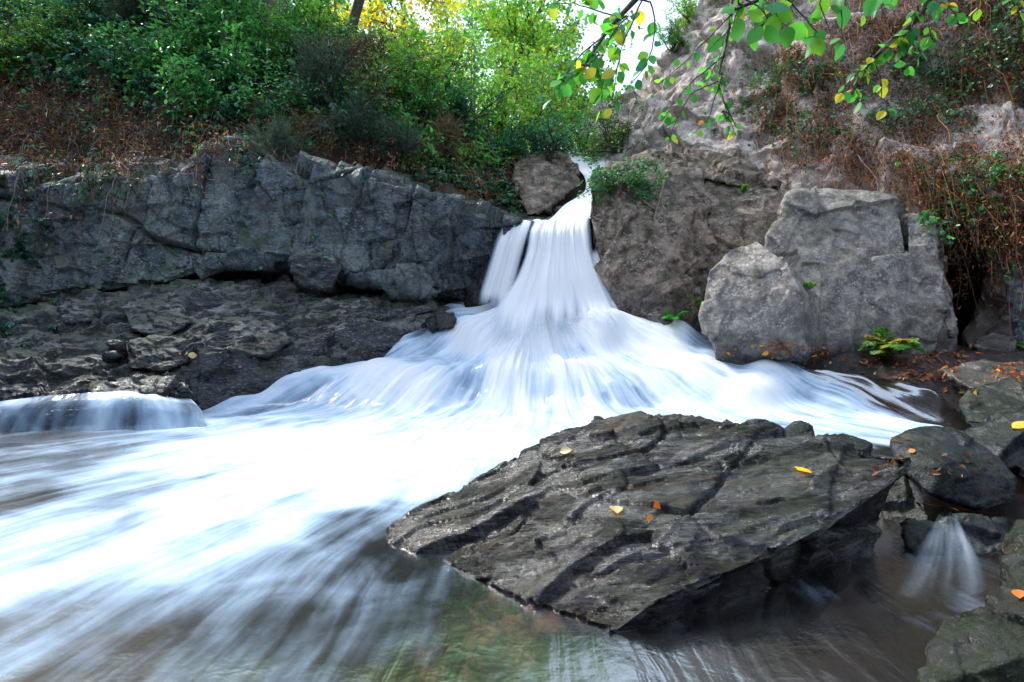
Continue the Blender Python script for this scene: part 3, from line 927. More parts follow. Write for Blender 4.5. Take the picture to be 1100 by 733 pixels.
# ------------------------------------------------------------------ water
def foam_pts():
    """how much of the surface is white, from places on the water: (px, py on the photo, amount)"""
    k = [(20, 470, .35), (120, 462, .45), (60, 500, .5), (180, 490, .75), (20, 540, .5), (120, 535, .65), (260, 480, .95), (220, 540, .95), (100, 590, .85), (30, 620, .88), (170, 590, .9), (300, 520, 1.0), (330, 470, 1), (400, 480, 1), (380, 530, .9),
         (430, 500, .9), (480, 480, .95), (300, 570, .8), (250, 610, .78), (200, 640, .68), (360, 570, .55), (400, 560, .5), (120, 660, .68), (20, 690, .62), (60, 730, .45), (180, 700, .48), (320, 640, .5), (300, 700, .46), (420, 620, .42), (400, 680, .45), (520, 660, .36), (600, 700, .36), (640, 715, .34), (560, 720, .42),
         (720, 715, .0), (800, 710, .0), (900, 700, .0), (960, 640, .35), (1000, 650, .5), (560, 480, .85), (540, 520, .8), (480, 545, .7), (430, 570, .45)]
    out = [(*Pz(a, b, 0.0)[:2], c) for a, b, c in k]
    k2 = [(250, 435, .7, 6.8), (300, 420, .75, 7.1), (350, 420, .8, 7.1), (400, 400, .9, 7.5), (470, 420, .95, 7.2), (430, 375, .7, 7.9), (500, 360, .95, 8.2), (540, 345, 1, 8.5), (600, 345, 1.05, 8.5), (660, 360, 1.05, 8.3), (560, 400, .95, 7.6), (520, 390, .8, 7.7), (620, 400, 1, 7.5),
          (700, 390, 1, 7.8), (720, 430, .95, 7.1), (640, 435, .9, 7.0), (780, 410, .85, 7.3), (800, 440, .9, 6.9), (880, 440, .8, 6.7), (960, 450, .9, 6.3), (760, 370, .55, 8.1), (840, 385, .35, 7.8), (900, 395, .22, 7.5), (900, 420, .5, 7.0), (960, 420, .3, 6.8), (1010, 430, .25, 6.4), (1015, 452, .8, 6.1), (880, 460, .8, 5.9), (960, 465, .7, 5.6), (460, 345, .5, 8.6)]
    for a, b, c, Y in k2:
        out.append((*P(a, b, Y)[:2], c))
    out += [(-9, 6, .2), (-9, 2, .2), (-4, 0, .1), (0, 0, .05), (4, 0, 0), (3, 3, 0), (3.5, 5, .3)]
    return np.array(out)


FP = foam_pts()


def foam_at(X, Y):
    sh = np.shape(X)
    x = np.ravel(X)
    y = np.ravel(Y)
    num = np.zeros(x.size)
    den = np.zeros(x.size)
    for a, b, c in FP:
        # nearer the camera the samples lie closer together
        d2 = (x - a) ** 2 + (y - b) ** 2
        w = 1.0 / (d2 + 0.02) ** 1.6
        num += w * c
        den += w
    return (num / den).reshape(sh)


def water_mat(name, foam_lo=0.0, alpha=False):
    m = N(name)
    uv = m.n('UVMap').outputs[0]
    foam = m.n('Attribute', None, attribute_name='foam').outputs['Fac']
    st = m.n('Mapping', {'Vector': uv, 'Scale': (9.0, 1.1, 1)}).outputs[0]
    st2 = m.n('Mapping', {'Vector': uv, 'Scale': (36.0, 2.2, 1)}).outputs[0]
    a = m.noise(st, 1.0, 4, 0.55, 0.35)
    b = m.noise(st2, 1.0, 4, 0.6, 0.2)
    s = m.math('ADD', m.math('MULTIPLY', a, 0.74), m.math('MULTIPLY', b, 0.26))
    g = m.n('TexNoise', {'Vector': m.n('NewGeometry').outputs['Position'], 'Scale': 2.4, 'Detail': 4.0, 'Distortion': 0.6}).outputs[0]
    s = m.math('ADD', s, m.math('MULTIPLY', m.math('SUBTRACT', g, 0.5), 0.5))
    # threshold slides with the amount of foam
    val = m.math('ADD', m.math('MULTIPLY', s, 1.35), m.math('SUBTRACT', m.math('MULTIPLY', foam, 1.55), 1.35))
    f = m.math('MULTIPLY', m.ramp(val, -0.22, 0.72), m.ramp(foam, 0.03, 0.22))
    col = m.mix(m.ramp(val, 0.2, 0.95), (0.44, 0.61, 0.80), (0.76, 0.78, 0.80))
    white = m.n('BsdfPrincipled', {'Base Color': col, 'Roughness': 0.7, 'Specular IOR Level': 0.15})
    pos = m.n('NewGeometry').outputs['Position']
    bmp = m.n('Bump', {'Strength': 0.10, 'Distance': 0.05, 'Height': m.math('ADD', m.noise(st2, 1.0, 3, 0.5, 0.3), m.math('MULTIPLY', m.noise(pos, 7.0, 4, 0.6, 0.3), 0.8))})
    fr = m.n('Fresnel', {'IOR': 1.33, 'Normal': bmp.outputs[0]}).outputs[0]
    gl = m.n('BsdfGlossy', {'Color': (1, 1, 1), 'Roughness': 0.17, 'Normal': bmp.outputs[0]})
    murk = m.n('BsdfDiffuse', {'Color': (0.030, 0.036, 0.044)})
    tr = m.n('BsdfTransparent', {'Color': (0.64, 0.60, 0.55)})
    body = m.n('MixShader', {0: 0.05, 1: tr.outputs[0], 2: murk.outputs[0]})
    water = m.n('MixShader', {0: m.math('MINIMUM', m.math('MULTIPLY', fr, 0.42), 1.0), 1: body.outputs[0], 2: gl.outputs[0]})
    mx = m.n('MixShader', {0: f, 1: water.outputs[0], 2: white.outputs[0]})
    return m.done(mx.outputs[0])


MAT['water'] = water_mat('water')


def veil_mat():
    m = N('falling_water')
    uv = m.n('UVMap').outputs[0]
    foam = m.n('Attribute', None, attribute_name='foam').outputs['Fac']
    st = m.n('Mapping', {'Vector': uv, 'Scale': (10.0, 0.6, 1)}).outputs[0]
    st2 = m.n('Mapping', {'Vector': uv, 'Scale': (28.0, 0.8, 1)}).outputs[0]
    s = m.math('ADD', m.math('MULTIPLY', m.noise(st, 1.0, 2, 0.5, 0.15), 0.7), m.math('MULTIPLY', m.noise(st2, 1.0, 2, 0.5, 0.1), 0.3))
    f = m.ramp(m.math('ADD', m.math('MULTIPLY', s, 1.5), m.math('SUBTRACT', m.math('MULTIPLY', foam, 1.6), 1.5)), -0.2, 0.6)
    col = m.mix(f, (0.55, 0.70, 0.85), (0.97, 0.97, 0.97))
    w = m.n('BsdfPrincipled', {'Base Color': col, 'Roughness': 0.75, 'Specular IOR Level': 0.1})
    t = m.n('BsdfTranslucent', {'Color': (0.85, 0.9, 0.95)})
    ws = m.n('MixShader', {0: 0.12, 1: w.outputs[0], 2: t.outputs[0]})
    mx = m.n('MixShader', {0: f, 1: m.n('BsdfTransparent').outputs[0], 2: ws.outputs[0]})
    return m.done(mx.outputs[0])


MAT['veil'] = veil_mat()
WO = np.array([0.35, 9.35])


def build_water():
    th = np.linspace(R(-105), R(78), 760)
    rr = np.concatenate([np.linspace(0.35, 7.2, 560), np.linspace(7.25, 15.0, 150)])
    T, Rr = np.meshgrid(th, rr)
    X = WO[0] + Rr * np.sin(T)
    Y = WO[1] - Rr * np.cos(T)
    Z = zc(X, Y)
    casc = sm(0.02, 0.3, Z)
    u = T * 5.0
    st1 = fbm(np.stack([u * 1.6, Rr * 0.55, 0 * T], -1), 4, 801)
    st2 = fbm(np.stack([u * 5.0, Rr * 0.8, 0 * T + 4], -1), 4, 811)
    lump = fbm(np.stack([X * 1.1, Y * 1.1, 0 * T], -1), 3, 821)
    fo = foam_at(X, Y)
    near = sm(1.0, 3.0, Y)
    rg = ridged(np.stack([u * 0.9, Rr * 0.5, 0 * T + 8], -1), 3, 831) - 0.4
    terr = vnoise(np.stack([u * 0.55, Rr * 2.2, 0 * T + 8], -1), 841)
    Z = Z + casc * (0.09 * st1 + 0.022 * st2 + 0.10 * lump + 0.09 * rg + 0.11 * terr) + (1 - casc) * (0.03 * st1 + 0.012 * st2 + 0.025 * lump) * (0.35 + 0.65 * np.clip(fo, 0, 1))
    ring1 = np.exp(-((Y - 6.55 + 0.10 * np.maximum(X, 0)) / 0.28) ** 2)
    Z = Z + 0.05 * ring1 * np.clip(fo, 0, 1) * (1 + st2)
    fo = fo * (0.9 + 0.1 * casc) * (1 - 0.14 * sm(3.6, 2.6, Y)) + 0.10 * st1 * (1 - casc) + casc * (0.16 * rg + 0.12 * st1 + 0.20 * terr + 0.10 * lump + 0.07)
    xrb = np.interp(Y, [2.0, 4.0, 5.6, 6.3, 8.2, 8.7], [3.9, 4.4, 5.2, 4.7, 2.9, 2.3])
    Z = Z - 1.6 * sm(0.7, 1.6, X - xrb)
    fo = fo * (1 - 0.75 * sm(-0.35, 0.45, X - xrb + 0.5 * st1))
    v = np.stack([X, Y, Z], -1).reshape(-1, 3)
    wu = fbm(np.stack([X * 0.7, Y * 0.7, 0 * T + 3], -1), 3, 851)
    uv = np.stack([T * 2.6 + 0.16 * wu / (0.5 + 0.25 * Rr), Rr * 0.6], -1).reshape(-1, 2)
    return mesh_np('water', v, grid_faces(len(rr), len(th)), MAT['water'], uv=uv, attrs={'foam': np.clip(fo, 0, 1.1).ravel()})


tag(obj('water', build_water()), kind='structure')


def sheet(name, ctrl, nr, nc, foam, mat, seed, amp=0.05, uvs=(1.0, 1.0), thick=None):
    """a sheet of falling or running water through rows of world points (row = along the flow)"""
    C = np.array(ctrl, float)
    G = catmull(C, nr)
    G = np.swapaxes(catmull(np.swapaxes(G, 0, 1), nc), 0, 1)
    n = grid_normals(G)
    if (n * (G - CAM)).sum(-1).mean() > 0:
        n = -n
    U, V = np.meshgrid(np.linspace(0, 1, nc), np.linspace(0, 1, nr))
    d = amp * fbm(np.stack([U * 14 * uvs[0], V * 1.2, 0 * U + seed], -1), 4, seed) + amp * 0.15 * fbm(np.stack([U * 26 * uvs[0], V * 1.2, 0 * U + seed], -1), 2, seed + 3)
    G = G + n * d[..., None]
    fo = foam(U, V)
    return mesh_np(name, G.reshape(-1, 3), grid_faces(nr, nc)[:, ::-1], mat, uv=np.stack([U * uvs[0], V * uvs[1]], -1).reshape(-1, 2), attrs={'foam': np.clip(fo, 0, 1.2).ravel()})


def pr(rows):
    return [[P(*q) for q in r] for r in rows]


fall = empty('waterfall', tuple(P(590, 330, 9.0)))
tag(fall, 'silky white waterfall plunging between the dark cliff and brown buttress', 'waterfall')
fl = np.array(fall.location)


def sub(me):
    n = len(me.vertices)
    c = np.zeros(n * 3, np.float32)
    me.vertices.foreach_get('co', c)
    c = c.reshape(-1, 3) - fl
    me.vertices.foreach_set('co', c.astype(np.float32).ravel())
    return me


edge = lambda U, a=0.06: sm(0, a, U) * sm(0, a, 1 - U)
def on_cascade(pxs, Y, lift=0.05):
    X = (np.array(pxs, float) - 550) / F * Y
    return [np.array([x, Y, float(zc(np.array([x]), np.array([Y]))[0]) + lift]) for x in X]


main = pr([
    [(556, 238, 9.9), (580, 237, 9.9), (602, 235, 9.9), (622, 232, 10.0), (636, 229, 10.0)],
    [(566, 240, 9.5), (584, 239, 9.5), (600, 237, 9.5), (622, 235, 9.5), (640, 233, 9.5)],
    [(562, 250, 9.2), (580, 249, 9.15), (598, 248, 9.15), (620, 246, 9.2), (642, 246, 9.25)],
    [(558, 272, 9.1), (577, 271, 9.0), (596, 270, 8.98), (622, 270, 9.0), (644, 272, 9.05)],
    [(546, 300, 9.0), (568, 298, 8.85), (594, 296, 8.8), (628, 296, 8.8), (656, 300, 8.85)],
]) + [on_cascade([520, 556, 594, 636, 672], 8.62, 0.16), on_cascade([508, 548, 592, 642, 690], 8.25, 0.12), on_cascade([496, 540, 590, 648, 708], 7.85, 0.08), on_cascade([484, 532, 590, 656, 726], 7.45, 0.03)]
obj('main_curtain', sub(sheet('main_curtain', main, 220, 260, lambda U, V: (0.93 + 0.34 * fbm(np.stack([U * 7, V * 0.9, 0 * U], -1), 3, 77)) * (1 - sm(0.55, 1.0, V)) * (0.15 + 0.85 * edge(U, 0.24)), MAT['veil'], 901, 0.05)), fall)
leftc = pr([
    [(540, 238, 9.75), (550, 238, 9.75), (562, 237, 9.75), (575, 237, 9.75)],
    [(536, 243, 9.45), (548, 242, 9.42), (560, 242, 9.4), (575, 241, 9.4)],
    [(526, 262, 9.3), (540, 260, 9.25), (554, 259, 9.2), (570, 258, 9.2)],
    [(516, 290, 9.2), (532, 288, 9.12), (547, 287, 9.1), (562, 286, 9.1)],
    [(508, 316, 9.1), (524, 316, 9.0), (540, 316, 8.98), (556, 316, 8.95)],
    [(500, 334, 9.0), (518, 338, 8.85), (536, 342, 8.8), (552, 344, 8.8)],
])
obj('side_strand', sub(sheet('side_strand', leftc, 130, 110, lambda U, V: (0.80 + 0.2 * fbm(np.stack([U * 5, V * 0.7, 0 * U], -1), 2, 76)) * (0.3 + 0.7 * edge(U, 0.3)) * (1 - 0.7 * sm(0.75, 1, V)), MAT['veil'], 911, 0.03, (0.5, 1.0))), fall)
rightc = pr([
    [(630, 262, 9.2), (640, 260, 9.2), (646, 262, 9.25)],
    [(634, 285, 9.0), (648, 284, 9.0), (658, 290, 9.05)],
    [(640, 305, 8.85), (662, 308, 8.85), (676, 320, 8.9)],
    [(650, 328, 8.65), (682, 334, 8.65), (702, 346, 8.7)],
    [(660, 358, 8.4), (700, 362, 8.4), (730, 372, 8.45)],
])
obj('side_strand', sub(sheet('side_strand', rightc, 100, 100, lambda U, V: 0.85 * (0.3 + 0.7 * edge(U, 0.25)) * sm(0, 0.2, V) * (1 - 0.8 * sm(0.7, 1, V)), MAT['veil'], 921, 0.04, (0.5, 1.0))), fall)

chute = pr([
    [(612, 163, 15.0), (622, 163, 15.0), (634, 164, 15.0)],
    [(610, 169, 13.6), (634, 168, 13.6), (664, 172, 13.6)],
    [(618, 178, 12.8), (640, 177, 12.8), (664, 180, 12.8)],
    [(628, 191, 12.0), (644, 191, 12.0), (660, 194, 12.0)],
    [(628, 206, 11.3), (640, 205, 11.3), (654, 205, 11.3)],
    [(606, 221, 10.6), (624, 217, 10.6), (646, 214, 10.6)],
    [(594, 233, 10.1), (615, 230, 10.05), (640, 227, 10.0)],
    [(584, 241, 9.65), (612, 239, 9.6), (640, 235, 9.6)],
])
obj('upper_chute', sub(sheet('upper_chute', chute, 160, 60, lambda U, V: 1.05 - 0.15 * np.cos(U * 6.28), MAT['veil'], 931, 0.04, (0.3, 2.0))), fall)
# the rock step the water runs over
boulder('rock_step', 'dark wet rock lip behind and under the falling water',
        np.array([P(*q) for q in [(500, 250, 9.75), (548, 246, 9.7), (600, 244, 9.75), (650, 240, 9.8), (660, 300, 9.4), (700, 360, 9.0), (600, 360, 9.0), (500, 345, 9.2), (520, 300, 9.45), (600, 300, 9.35),
                                             (640, 215, 11.2), (570, 230, 10.8), (520, 240, 10.6), (640, 340, 11), (500, 340, 11)]]), MAT['wet_dark'], 0.03, boulder_disp(0.7, 0.10, 341), 'rock')

# low side stream slipping over the left shelf
side = pr([
    [(-40, 436, 6.15), (60, 424, 6.25), (140, 420, 6.35), (205, 428, 6.55)],
    [(-60, 440, 6.05), (50, 432, 6.12), (140, 428, 6.2), (212, 435, 6.4)],
    [(-70, 447, 6.0), (40, 441, 6.06), (140, 438, 6.12), (218, 444, 6.3)],
    [(-80, 462, 5.95), (30, 460, 6.0), (140, 457, 6.05), (222, 458, 6.2)],
    [(-100, 478, 5.85), (20, 476, 5.9), (140, 473, 5.95), (230, 474, 6.1)],
])
ss = obj('side_stream', sheet('side_stream', side, 90, 260, lambda U, V: 0.56 + 0.45 * np.exp(-((V - 0.10) / 0.10) ** 2) * sm(0.45, 0.8, U) + 0.22 * fbm(np.stack([U * 7, V * 0.5, 0 * U], -1), 3, 78) + 0.35 * sm(0.8, 1.0, V), MAT['water'], 941, 0.02, (0.8, 0.5)))
tag(ss, 'thin blue side stream slipping over the low left rock lip', 'stream')

# little cascade at the right
lc = pr([
    [(1000, 556, 2.95), (1015, 552, 2.95), (1030, 556, 2.95)],
    [(988, 575, 2.85), (1014, 572, 2.83), (1042, 576, 2.85)],
    [(970, 600, 2.72), (1012, 600, 2.68), (1058, 602, 2.7)],
    [(938, 626, 2.62), (1004, 632, 2.52), (1072, 630, 2.6)],
    [(890, 644, 2.55), (992, 662, 2.42), (1084, 652, 2.5)],
])
o = obj('side_cascade', sheet('side_cascade', lc, 90, 120, lambda U, V: (0.68 + 0.16 * fbm(np.stack([U * 5, V * 0.6, 0 * U], -1), 3, 79)) * (0.35 + 0.65 * edge(U, 0.3)) * (0.92 - 0.3 * V) * (0.7 + 0.3 * sm(0, 0.3, V)), MAT['veil'], 951, 0.03, (0.16, 0.5)))
tag(o, 'little misty cascade trickling between dark rocks beside the huge tilted rock', 'waterfall')

# ------------------------------------------------------------------ vegetation builders
class Acc:
    """collects leaves and twigs into one mesh with a colour for each"""
    def __init__(self):
        self.v, self.f4, self.t, self.mi, self.n = [], [], [], [], 0

    def leaves(self, pos, axis, nrm, L, W, tint, fold=0.12, droop=0.12):
        n = len(pos)
        if n == 0:
            return
        L = np.broadcast_to(np.asarray(L, float), (n,))[:, None]
        W = np.broadcast_to(np.asarray(W, float), (n,))[:, None]
        a = axis / (np.linalg.norm(axis, axis=1, keepdims=True) + 1e-9)
        s = np.cross(nrm, a)
        s /= np.linalg.norm(s, axis=1, keepdims=True) + 1e-9
        u = np.cross(a, s)
        q = [pos,
             pos + a * L * 0.30 + s * W * 0.5 + u * W * fold,
             pos + a * L * 0.68 + s * W * 0.42 + u * (W * fold - L * droop * 0.5),
             pos + a * L - u * L * droop,
             pos + a * L * 0.68 - s * W * 0.42 + u * (W * fold - L * droop * 0.5),
             pos + a * L * 0.30 - s * W * 0.5 + u * W * fold]
        self.v.append(np.stack(q, 1).reshape(-1, 3))
        b = self.n + 6 * np.arange(n)[:, None]
        self.f4.append(np.concatenate([b + [0, 1, 2, 3], b + [0, 3, 4, 5]]))
        self.mi.append(np.zeros(2 * n, np.int32))
        self.t.append(np.repeat(np.broadcast_to(tint, (n, 3)), 6, 0))
        self.n += 6 * n

    def twigs(self, paths, rad, tint):
        """paths (n, s, 3), rad (n, s) or scalar taper"""
        n, s, _ = paths.shape
        if n == 0:
            return
        rad = np.broadcast_to(np.asarray(rad, float), (n, s))
        d = np.gradient(paths, axis=1)
        d /= np.linalg.norm(d, axis=2, keepdims=True) + 1e-9
        ref = np.where(np.abs(d[..., 2:3]) > 0.9, np.array([1.0, 0, 0]), np.array([0, 0, 1.0]))
        e1 = np.cross(d, ref)
        e1 /= np.linalg.norm(e1, axis=2, keepdims=True) + 1e-9
        e2 = np.cross(d, e1)
        k = 3 if s < 9 or n > 40 else 7
        an = np.arange(k) * 2 * math.pi / k
        ring = paths[:, :, None] + rad[..., None, None] * (np.cos(an)[:, None] * e1[:, :, None] + np.sin(an)[:, None] * e2[:, :, None])
        self.v.append(ring.reshape(-1, 3))
        i = self.n + np.arange(n * s * k).reshape(n, s, k)
        j = np.roll(i, -1, 2)
        self.f4.append(np.stack([i[:, :-1], j[:, :-1], j[:, 1:], i[:, 1:]], -1).reshape(-1, 4))
        self.mi.append(np.ones(n * (s - 1) * k, np.int32))
        self.t.append(np.repeat(np.broadcast_to(tint, (n, 3)), s * k, 0))
        self.n += n * s * k

    def build(self, name, mat=None, mat2=None):
        me = mesh_np(name, np.concatenate(self.v), np.concatenate(self.f4), mat or MAT['leaf'], smooth=True, attrs={'tint': np.concatenate(self.t)})
        me.materials.append(mat2 or MAT['twig'])
        me.polygons.foreach_set('material_index', np.concatenate(self.mi))
        return me


def unit(v):
    return v / (np.linalg.norm(v, axis=-1, keepdims=True) + 1e-9)


def rvec(n, s=1.0):
    return rng.normal(0, s, (n, 3))


def tints(n, cols, weights=None, var=0.25):
    cols = np.asarray(cols, float)
    k = rng.choice(len(cols), n, p=weights)
    return np.clip(cols[k] * (1 + rng.normal(0, var, (n, 1))) * (1 + rng.normal(0, var * 0.3, (n, 3))), 0.004, 0.8)


def arcs(p0, d0, length, sag, s=7, wob=0.06):
    """arching stems: start points, first directions, lengths, how much they fall"""
    n = len(p0)
    t = np.linspace(0, 1, s)[None, :, None]
    L = np.broadcast_to(length, (n,))[:, None, None]
    G = np.broadcast_to(sag, (n,))[:, None, None]
    w = np.cumsum(rng.normal(0, wob, (n, s, 3)), 1)
    w[:, 0] = 0
    p = p0[:, None] + unit(d0)[:, None] * L * t + np.array([0, 0, -1.0]) * G * L * t ** 2 + w * L / math.sqrt(s)
    return p


bpy.context.view_layer.update()
_dg = bpy.context.evaluated_depsgraph_get()


def cast(px, py):
    """where lines of sight meet the ground and the rocks"""
    d = rays(px, py)
    out = []
    for i in range(len(d)):
        ok, loc, nrm, idx, ob, _ = SC.ray_cast(_dg, Vector(CAM), Vector(d[i]))
        hops = 0
        o2 = loc
        while ok and ob.name.split('.')[0] in ('water', 'main_curtain', 'side_strand', 'upper_chute', 'side_stream', 'side_cascade') and hops < 6:
            o2 = loc + Vector(d[i]).normalized() * 0.01
            ok, loc, nrm, idx, ob, _ = SC.ray_cast(_dg, o2, Vector(d[i]))
            hops += 1
        if ok:
            if nrm.dot(Vector(d[i])) > 0:
                nrm = -nrm
            out.append((px[i], py[i], *loc, *nrm, ob.name))
    if not out:
        return np.zeros((0, 2)), np.zeros((0, 3)), np.zeros((0, 3)), []
    a = np.array([o[:8] for o in out], float)
    return a[:, :2], a[:, 2:5], a[:, 5:8], [o[8] for o in out]


def sample(n, x0, x1, y0, y1, ok, names=None):
    px = rng.uniform(x0, x1, n)
    py = rng.uniform(y0, y1, n)
    m = ok(px, py)
    q, p, nr, nm = cast(px[m], py[m])
    if names and len(nm):
        k = np.array([a.split('.')[0] in names for a in nm], bool)
        q, p, nr = q[k], p[k], nr[k]
    return q, p, nr


def patch(px, py, scale, seed, lo=-0.1, hi=0.25):
    """clumps: chance that something grows at a place"""
    v = fbm(np.stack([px / scale, py / scale, 0 * px], -1), 3, seed)
    return rng.uniform(0, 1, len(px)) < sm(lo, hi, v)


TEAL = (0.028, 0.125, 0.080)
GREEN = (0.048, 0.20, 0.055)
BRIGHT = (0.085, 0.31, 0.055)
OLIVE = (0.075, 0.10, 0.03)
YELL = (0.36, 0.28, 0.035)
BROWN = (0.105, 0.048, 0.028)
RUST = (0.15, 0.058, 0.024)
GREY = (0.20, 0.17, 0.145)
DARK = (0.06, 0.045, 0.032)


def canes(acc, pos, nrm, length, sag, leaf, cols, w, per=9, out=0.8, up=0.6, stem=(0.09, 0.06, 0.04), rad=0.004, three=True, wid=0.55):
    """leafy arching canes standing out of a bank"""
    n = len(pos)
    if n == 0:
        return
    d = nrm * out + np.array([0, 0, up]) + rvec(n, 0.45)
    L = length * rng.uniform(0.5, 1.3, n)
    p = arcs(pos - nrm * 0.03, d, L, sag * rng.uniform(0.6, 1.4, n), 8)
    acc.twigs(p, np.linspace(1.0, 0.4, 8)[None] * rad, tints(n, [stem], None, 0.3))
    m = n * per
    i = np.repeat(np.arange(n), per)
    t = rng.uniform(0.25, 1.0, m) * 6.999
    k = t.astype(int)
    f = (t - k)[:, None]
    q = p[i, k] * (1 - f) + p[i, np.minimum(k + 1, 7)] * f
    q = q + rvec(m, leaf * 0.35)
    ax = unit(p[i, np.minimum(k + 1, 7)] - p[i, k]) * 0.5 + rvec(m, 0.7) + np.array([0, 0, -0.25])
    nn = np.array([0, -0.25, 1.0]) + rvec(m, 0.38)
    c = tints(m, cols, w)
    lf = leaf * rng.uniform(0.6, 1.25, m)
    if three:
        for s in (-0.9, 0, 0.9):
            side = np.cross(nn, unit(ax))
            acc.leaves(q, unit(ax) + side * s, nn + rvec(m, 0.15), lf * (1.0 if s == 0 else 0.85), lf * wid, c)
    else:
        acc.leaves(q, ax, nn, lf, lf * wid, c)


def litter(acc, pos, nrm, size, cols, w=None, lift=0.02):
    n = len(pos)
    acc.leaves(pos + nrm * lift * rng.uniform(0.3, 1.5, (n, 1)), rvec(n, 1.0) - nrm * 0.2, nrm + rvec(n, 0.45), size * rng.uniform(0.6, 1.3, n), size * 0.55 * rng.uniform(0.7, 1.2, n), tints(n, cols, w, 0.3), 0.2, 0.25)


# ------------------------------------------------------------------ undergrowth on the left bank
top_l = lambda x: np.interp(x, [-250, 0, 60, 130, 200, 235, 300, 350, 420, 500, 560], [175, 188, 190, 188, 182, 155, 165, 178, 196, 222, 236])
brown_l = lambda x: np.interp(x, [-250, 0, 60, 130, 200, 260, 330, 400, 480, 560, 620], [60, 70, 85, 102, 122, 128, 140, 150, 158, 166, 175])

acc = Acc()
q, p, nr = sample(5200, -250, 600, -120, 240, lambda x, y: (y > brown_l(x) - 5) & (y < top_l(x) - np.where(x > 330, 14, 2)), ('ground', 'cliff'))
d = np.array([0, -0.9, 0.5]) + nr * 0.5 + rvec(len(p), 0.45)
a1 = arcs(p, d, rng.uniform(0.35, 1.1, len(p)), rng.uniform(0.6, 1.5, len(p)), 7, 0.10)
acc.twigs(a1, 0.0055 * np.linspace(1, 0.5, 7)[None] * rng.uniform(0.6, 1.6, (len(p), 1)), tints(len(p), [BROWN, GREY, DARK, RUST], [.35, .25, .25, .15], 0.35))
# curled dead fronds along the stems
per = 13
i = np.repeat(np.arange(len(p)), per)
k = rng.integers(1, 7, len(i))
acc.leaves(a1[i, k] + rvec(len(i), 0.05), rvec(len(i), 0.7) + np.array([0, 0, -0.6]), rvec(len(i)), rng.uniform(0.04, 0.10, len(i)), rng.uniform(0.012, 0.032, len(i)), tints(len(i), [BROWN, RUST, DARK, GREY], [.4, .25, .25, .1], 0.35), 0.3, 0.4)
# thin roots and dead stems trailing over the cliff edge
q, p, nr = sample(1500, -250, 420, 60, 215, lambda x, y: (np.abs(y - top_l(x) + 10) < 26) & (x < 310), ('ground', 'cliff'))
a2 = arcs(p + np.array([0, -0.12, 0.15]), np.array([0, -0.35, 0.1]) + rvec(len(p), 0.3), rng.uniform(0.3, 0.8, len(p)), rng.uniform(0.8, 1.6, len(p)), 8, 0.10)
acc.twigs(a2, 0.005 * np.linspace(1.0, 0.5, 8)[None], tints(len(p), [GREY, BROWN, DARK], None, 0.35))
tag(obj('dead_bracken_undergrowth', acc.build('dead_bracken_undergrowth')), 'brown dead bracken and tangled stems on the bank above the dark cliff', 'undergrowth', kind='stuff')

acc = Acc()
okb = lambda x, y: (y < brown_l(x) + 14) & patch(x, y, 60, 41, -0.5, 0.0)
q, p, nr = sample(5200, -250, 430, -130, 150, lambda x, y: okb(x, y), ('ground',))
canes(acc, p, nr, 0.75, 0.6, 0.10, [TEAL, GREEN, (0.02, 0.07, 0.04), (0.10, 0.16, 0.04)], [.5, .25, .21, .04], per=7)
q, p, nr = sample(2200, 200, 620, 20, 240, lambda x, y: (y < top_l(x) - np.where(x > 330, 20, 5)) & patch(x, y, 30, 47, 0.0, 0.3), ('ground', 'cliff'))
canes(acc, p, nr, 0.5, 0.7, 0.075, [GREEN, TEAL, BRIGHT, OLIVE], [.4, .25, .2, .15], per=7)
q, p, nr = sample(2000, -250, 430, 90, 240, lambda x, y: (y > brown_l(x)) & (y < top_l(x) + 14) & patch(x, y, 26, 53, -0.1, 0.25), ('ground', 'cliff'))
canes(acc, p, nr, 0.45, 1.0, 0.07, [TEAL, (0.03, 0.12, 0.09), GREEN], [.5, .3, .2], per=5)
tag(obj('bramble_undergrowth', acc.build('bramble_undergrowth', MAT['leaf_glossy'])), 'blue green bramble leaves spread over the bank above the dark cliff', 'undergrowth', kind='stuff')

# ivy in the dark corner left of the cliff and on the bank beside the upper chute
acc = Acc()
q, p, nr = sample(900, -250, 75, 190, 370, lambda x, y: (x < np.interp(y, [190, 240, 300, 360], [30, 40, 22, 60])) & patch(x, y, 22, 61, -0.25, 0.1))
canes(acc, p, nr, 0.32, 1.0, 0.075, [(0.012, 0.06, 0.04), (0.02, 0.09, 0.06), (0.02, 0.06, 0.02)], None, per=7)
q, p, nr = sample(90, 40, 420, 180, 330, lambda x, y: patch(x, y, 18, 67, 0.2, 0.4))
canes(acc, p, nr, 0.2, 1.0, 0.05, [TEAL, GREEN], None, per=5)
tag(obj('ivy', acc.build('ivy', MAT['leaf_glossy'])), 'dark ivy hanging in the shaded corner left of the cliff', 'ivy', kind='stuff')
acc = Acc()
q, p, nr = sample(1500, 425, 620, 160, 245, lambda x, y: (y < np.interp(x, [430, 500, 545, 620], [188, 210, 228, 228]) - 6) & (y > np.interp(x, [430, 500, 560, 600, 620], [178, 168, 172, 178, 190])) & (x < 600), ('ground',))
canes(acc, p, nr, 0.36, 0.9, 0.085, [(0.014, 0.085, 0.035), (0.02, 0.11, 0.05), OLIVE, (0.16, 0.11, 0.03)], [.5, .3, .12, .08], per=8)
tag(obj('ivy', acc.build('ivy', MAT['leaf_glossy'])), 'dark green ivy bank between cliff slab and the rounded rock at the falls', 'ivy', kind='stuff')

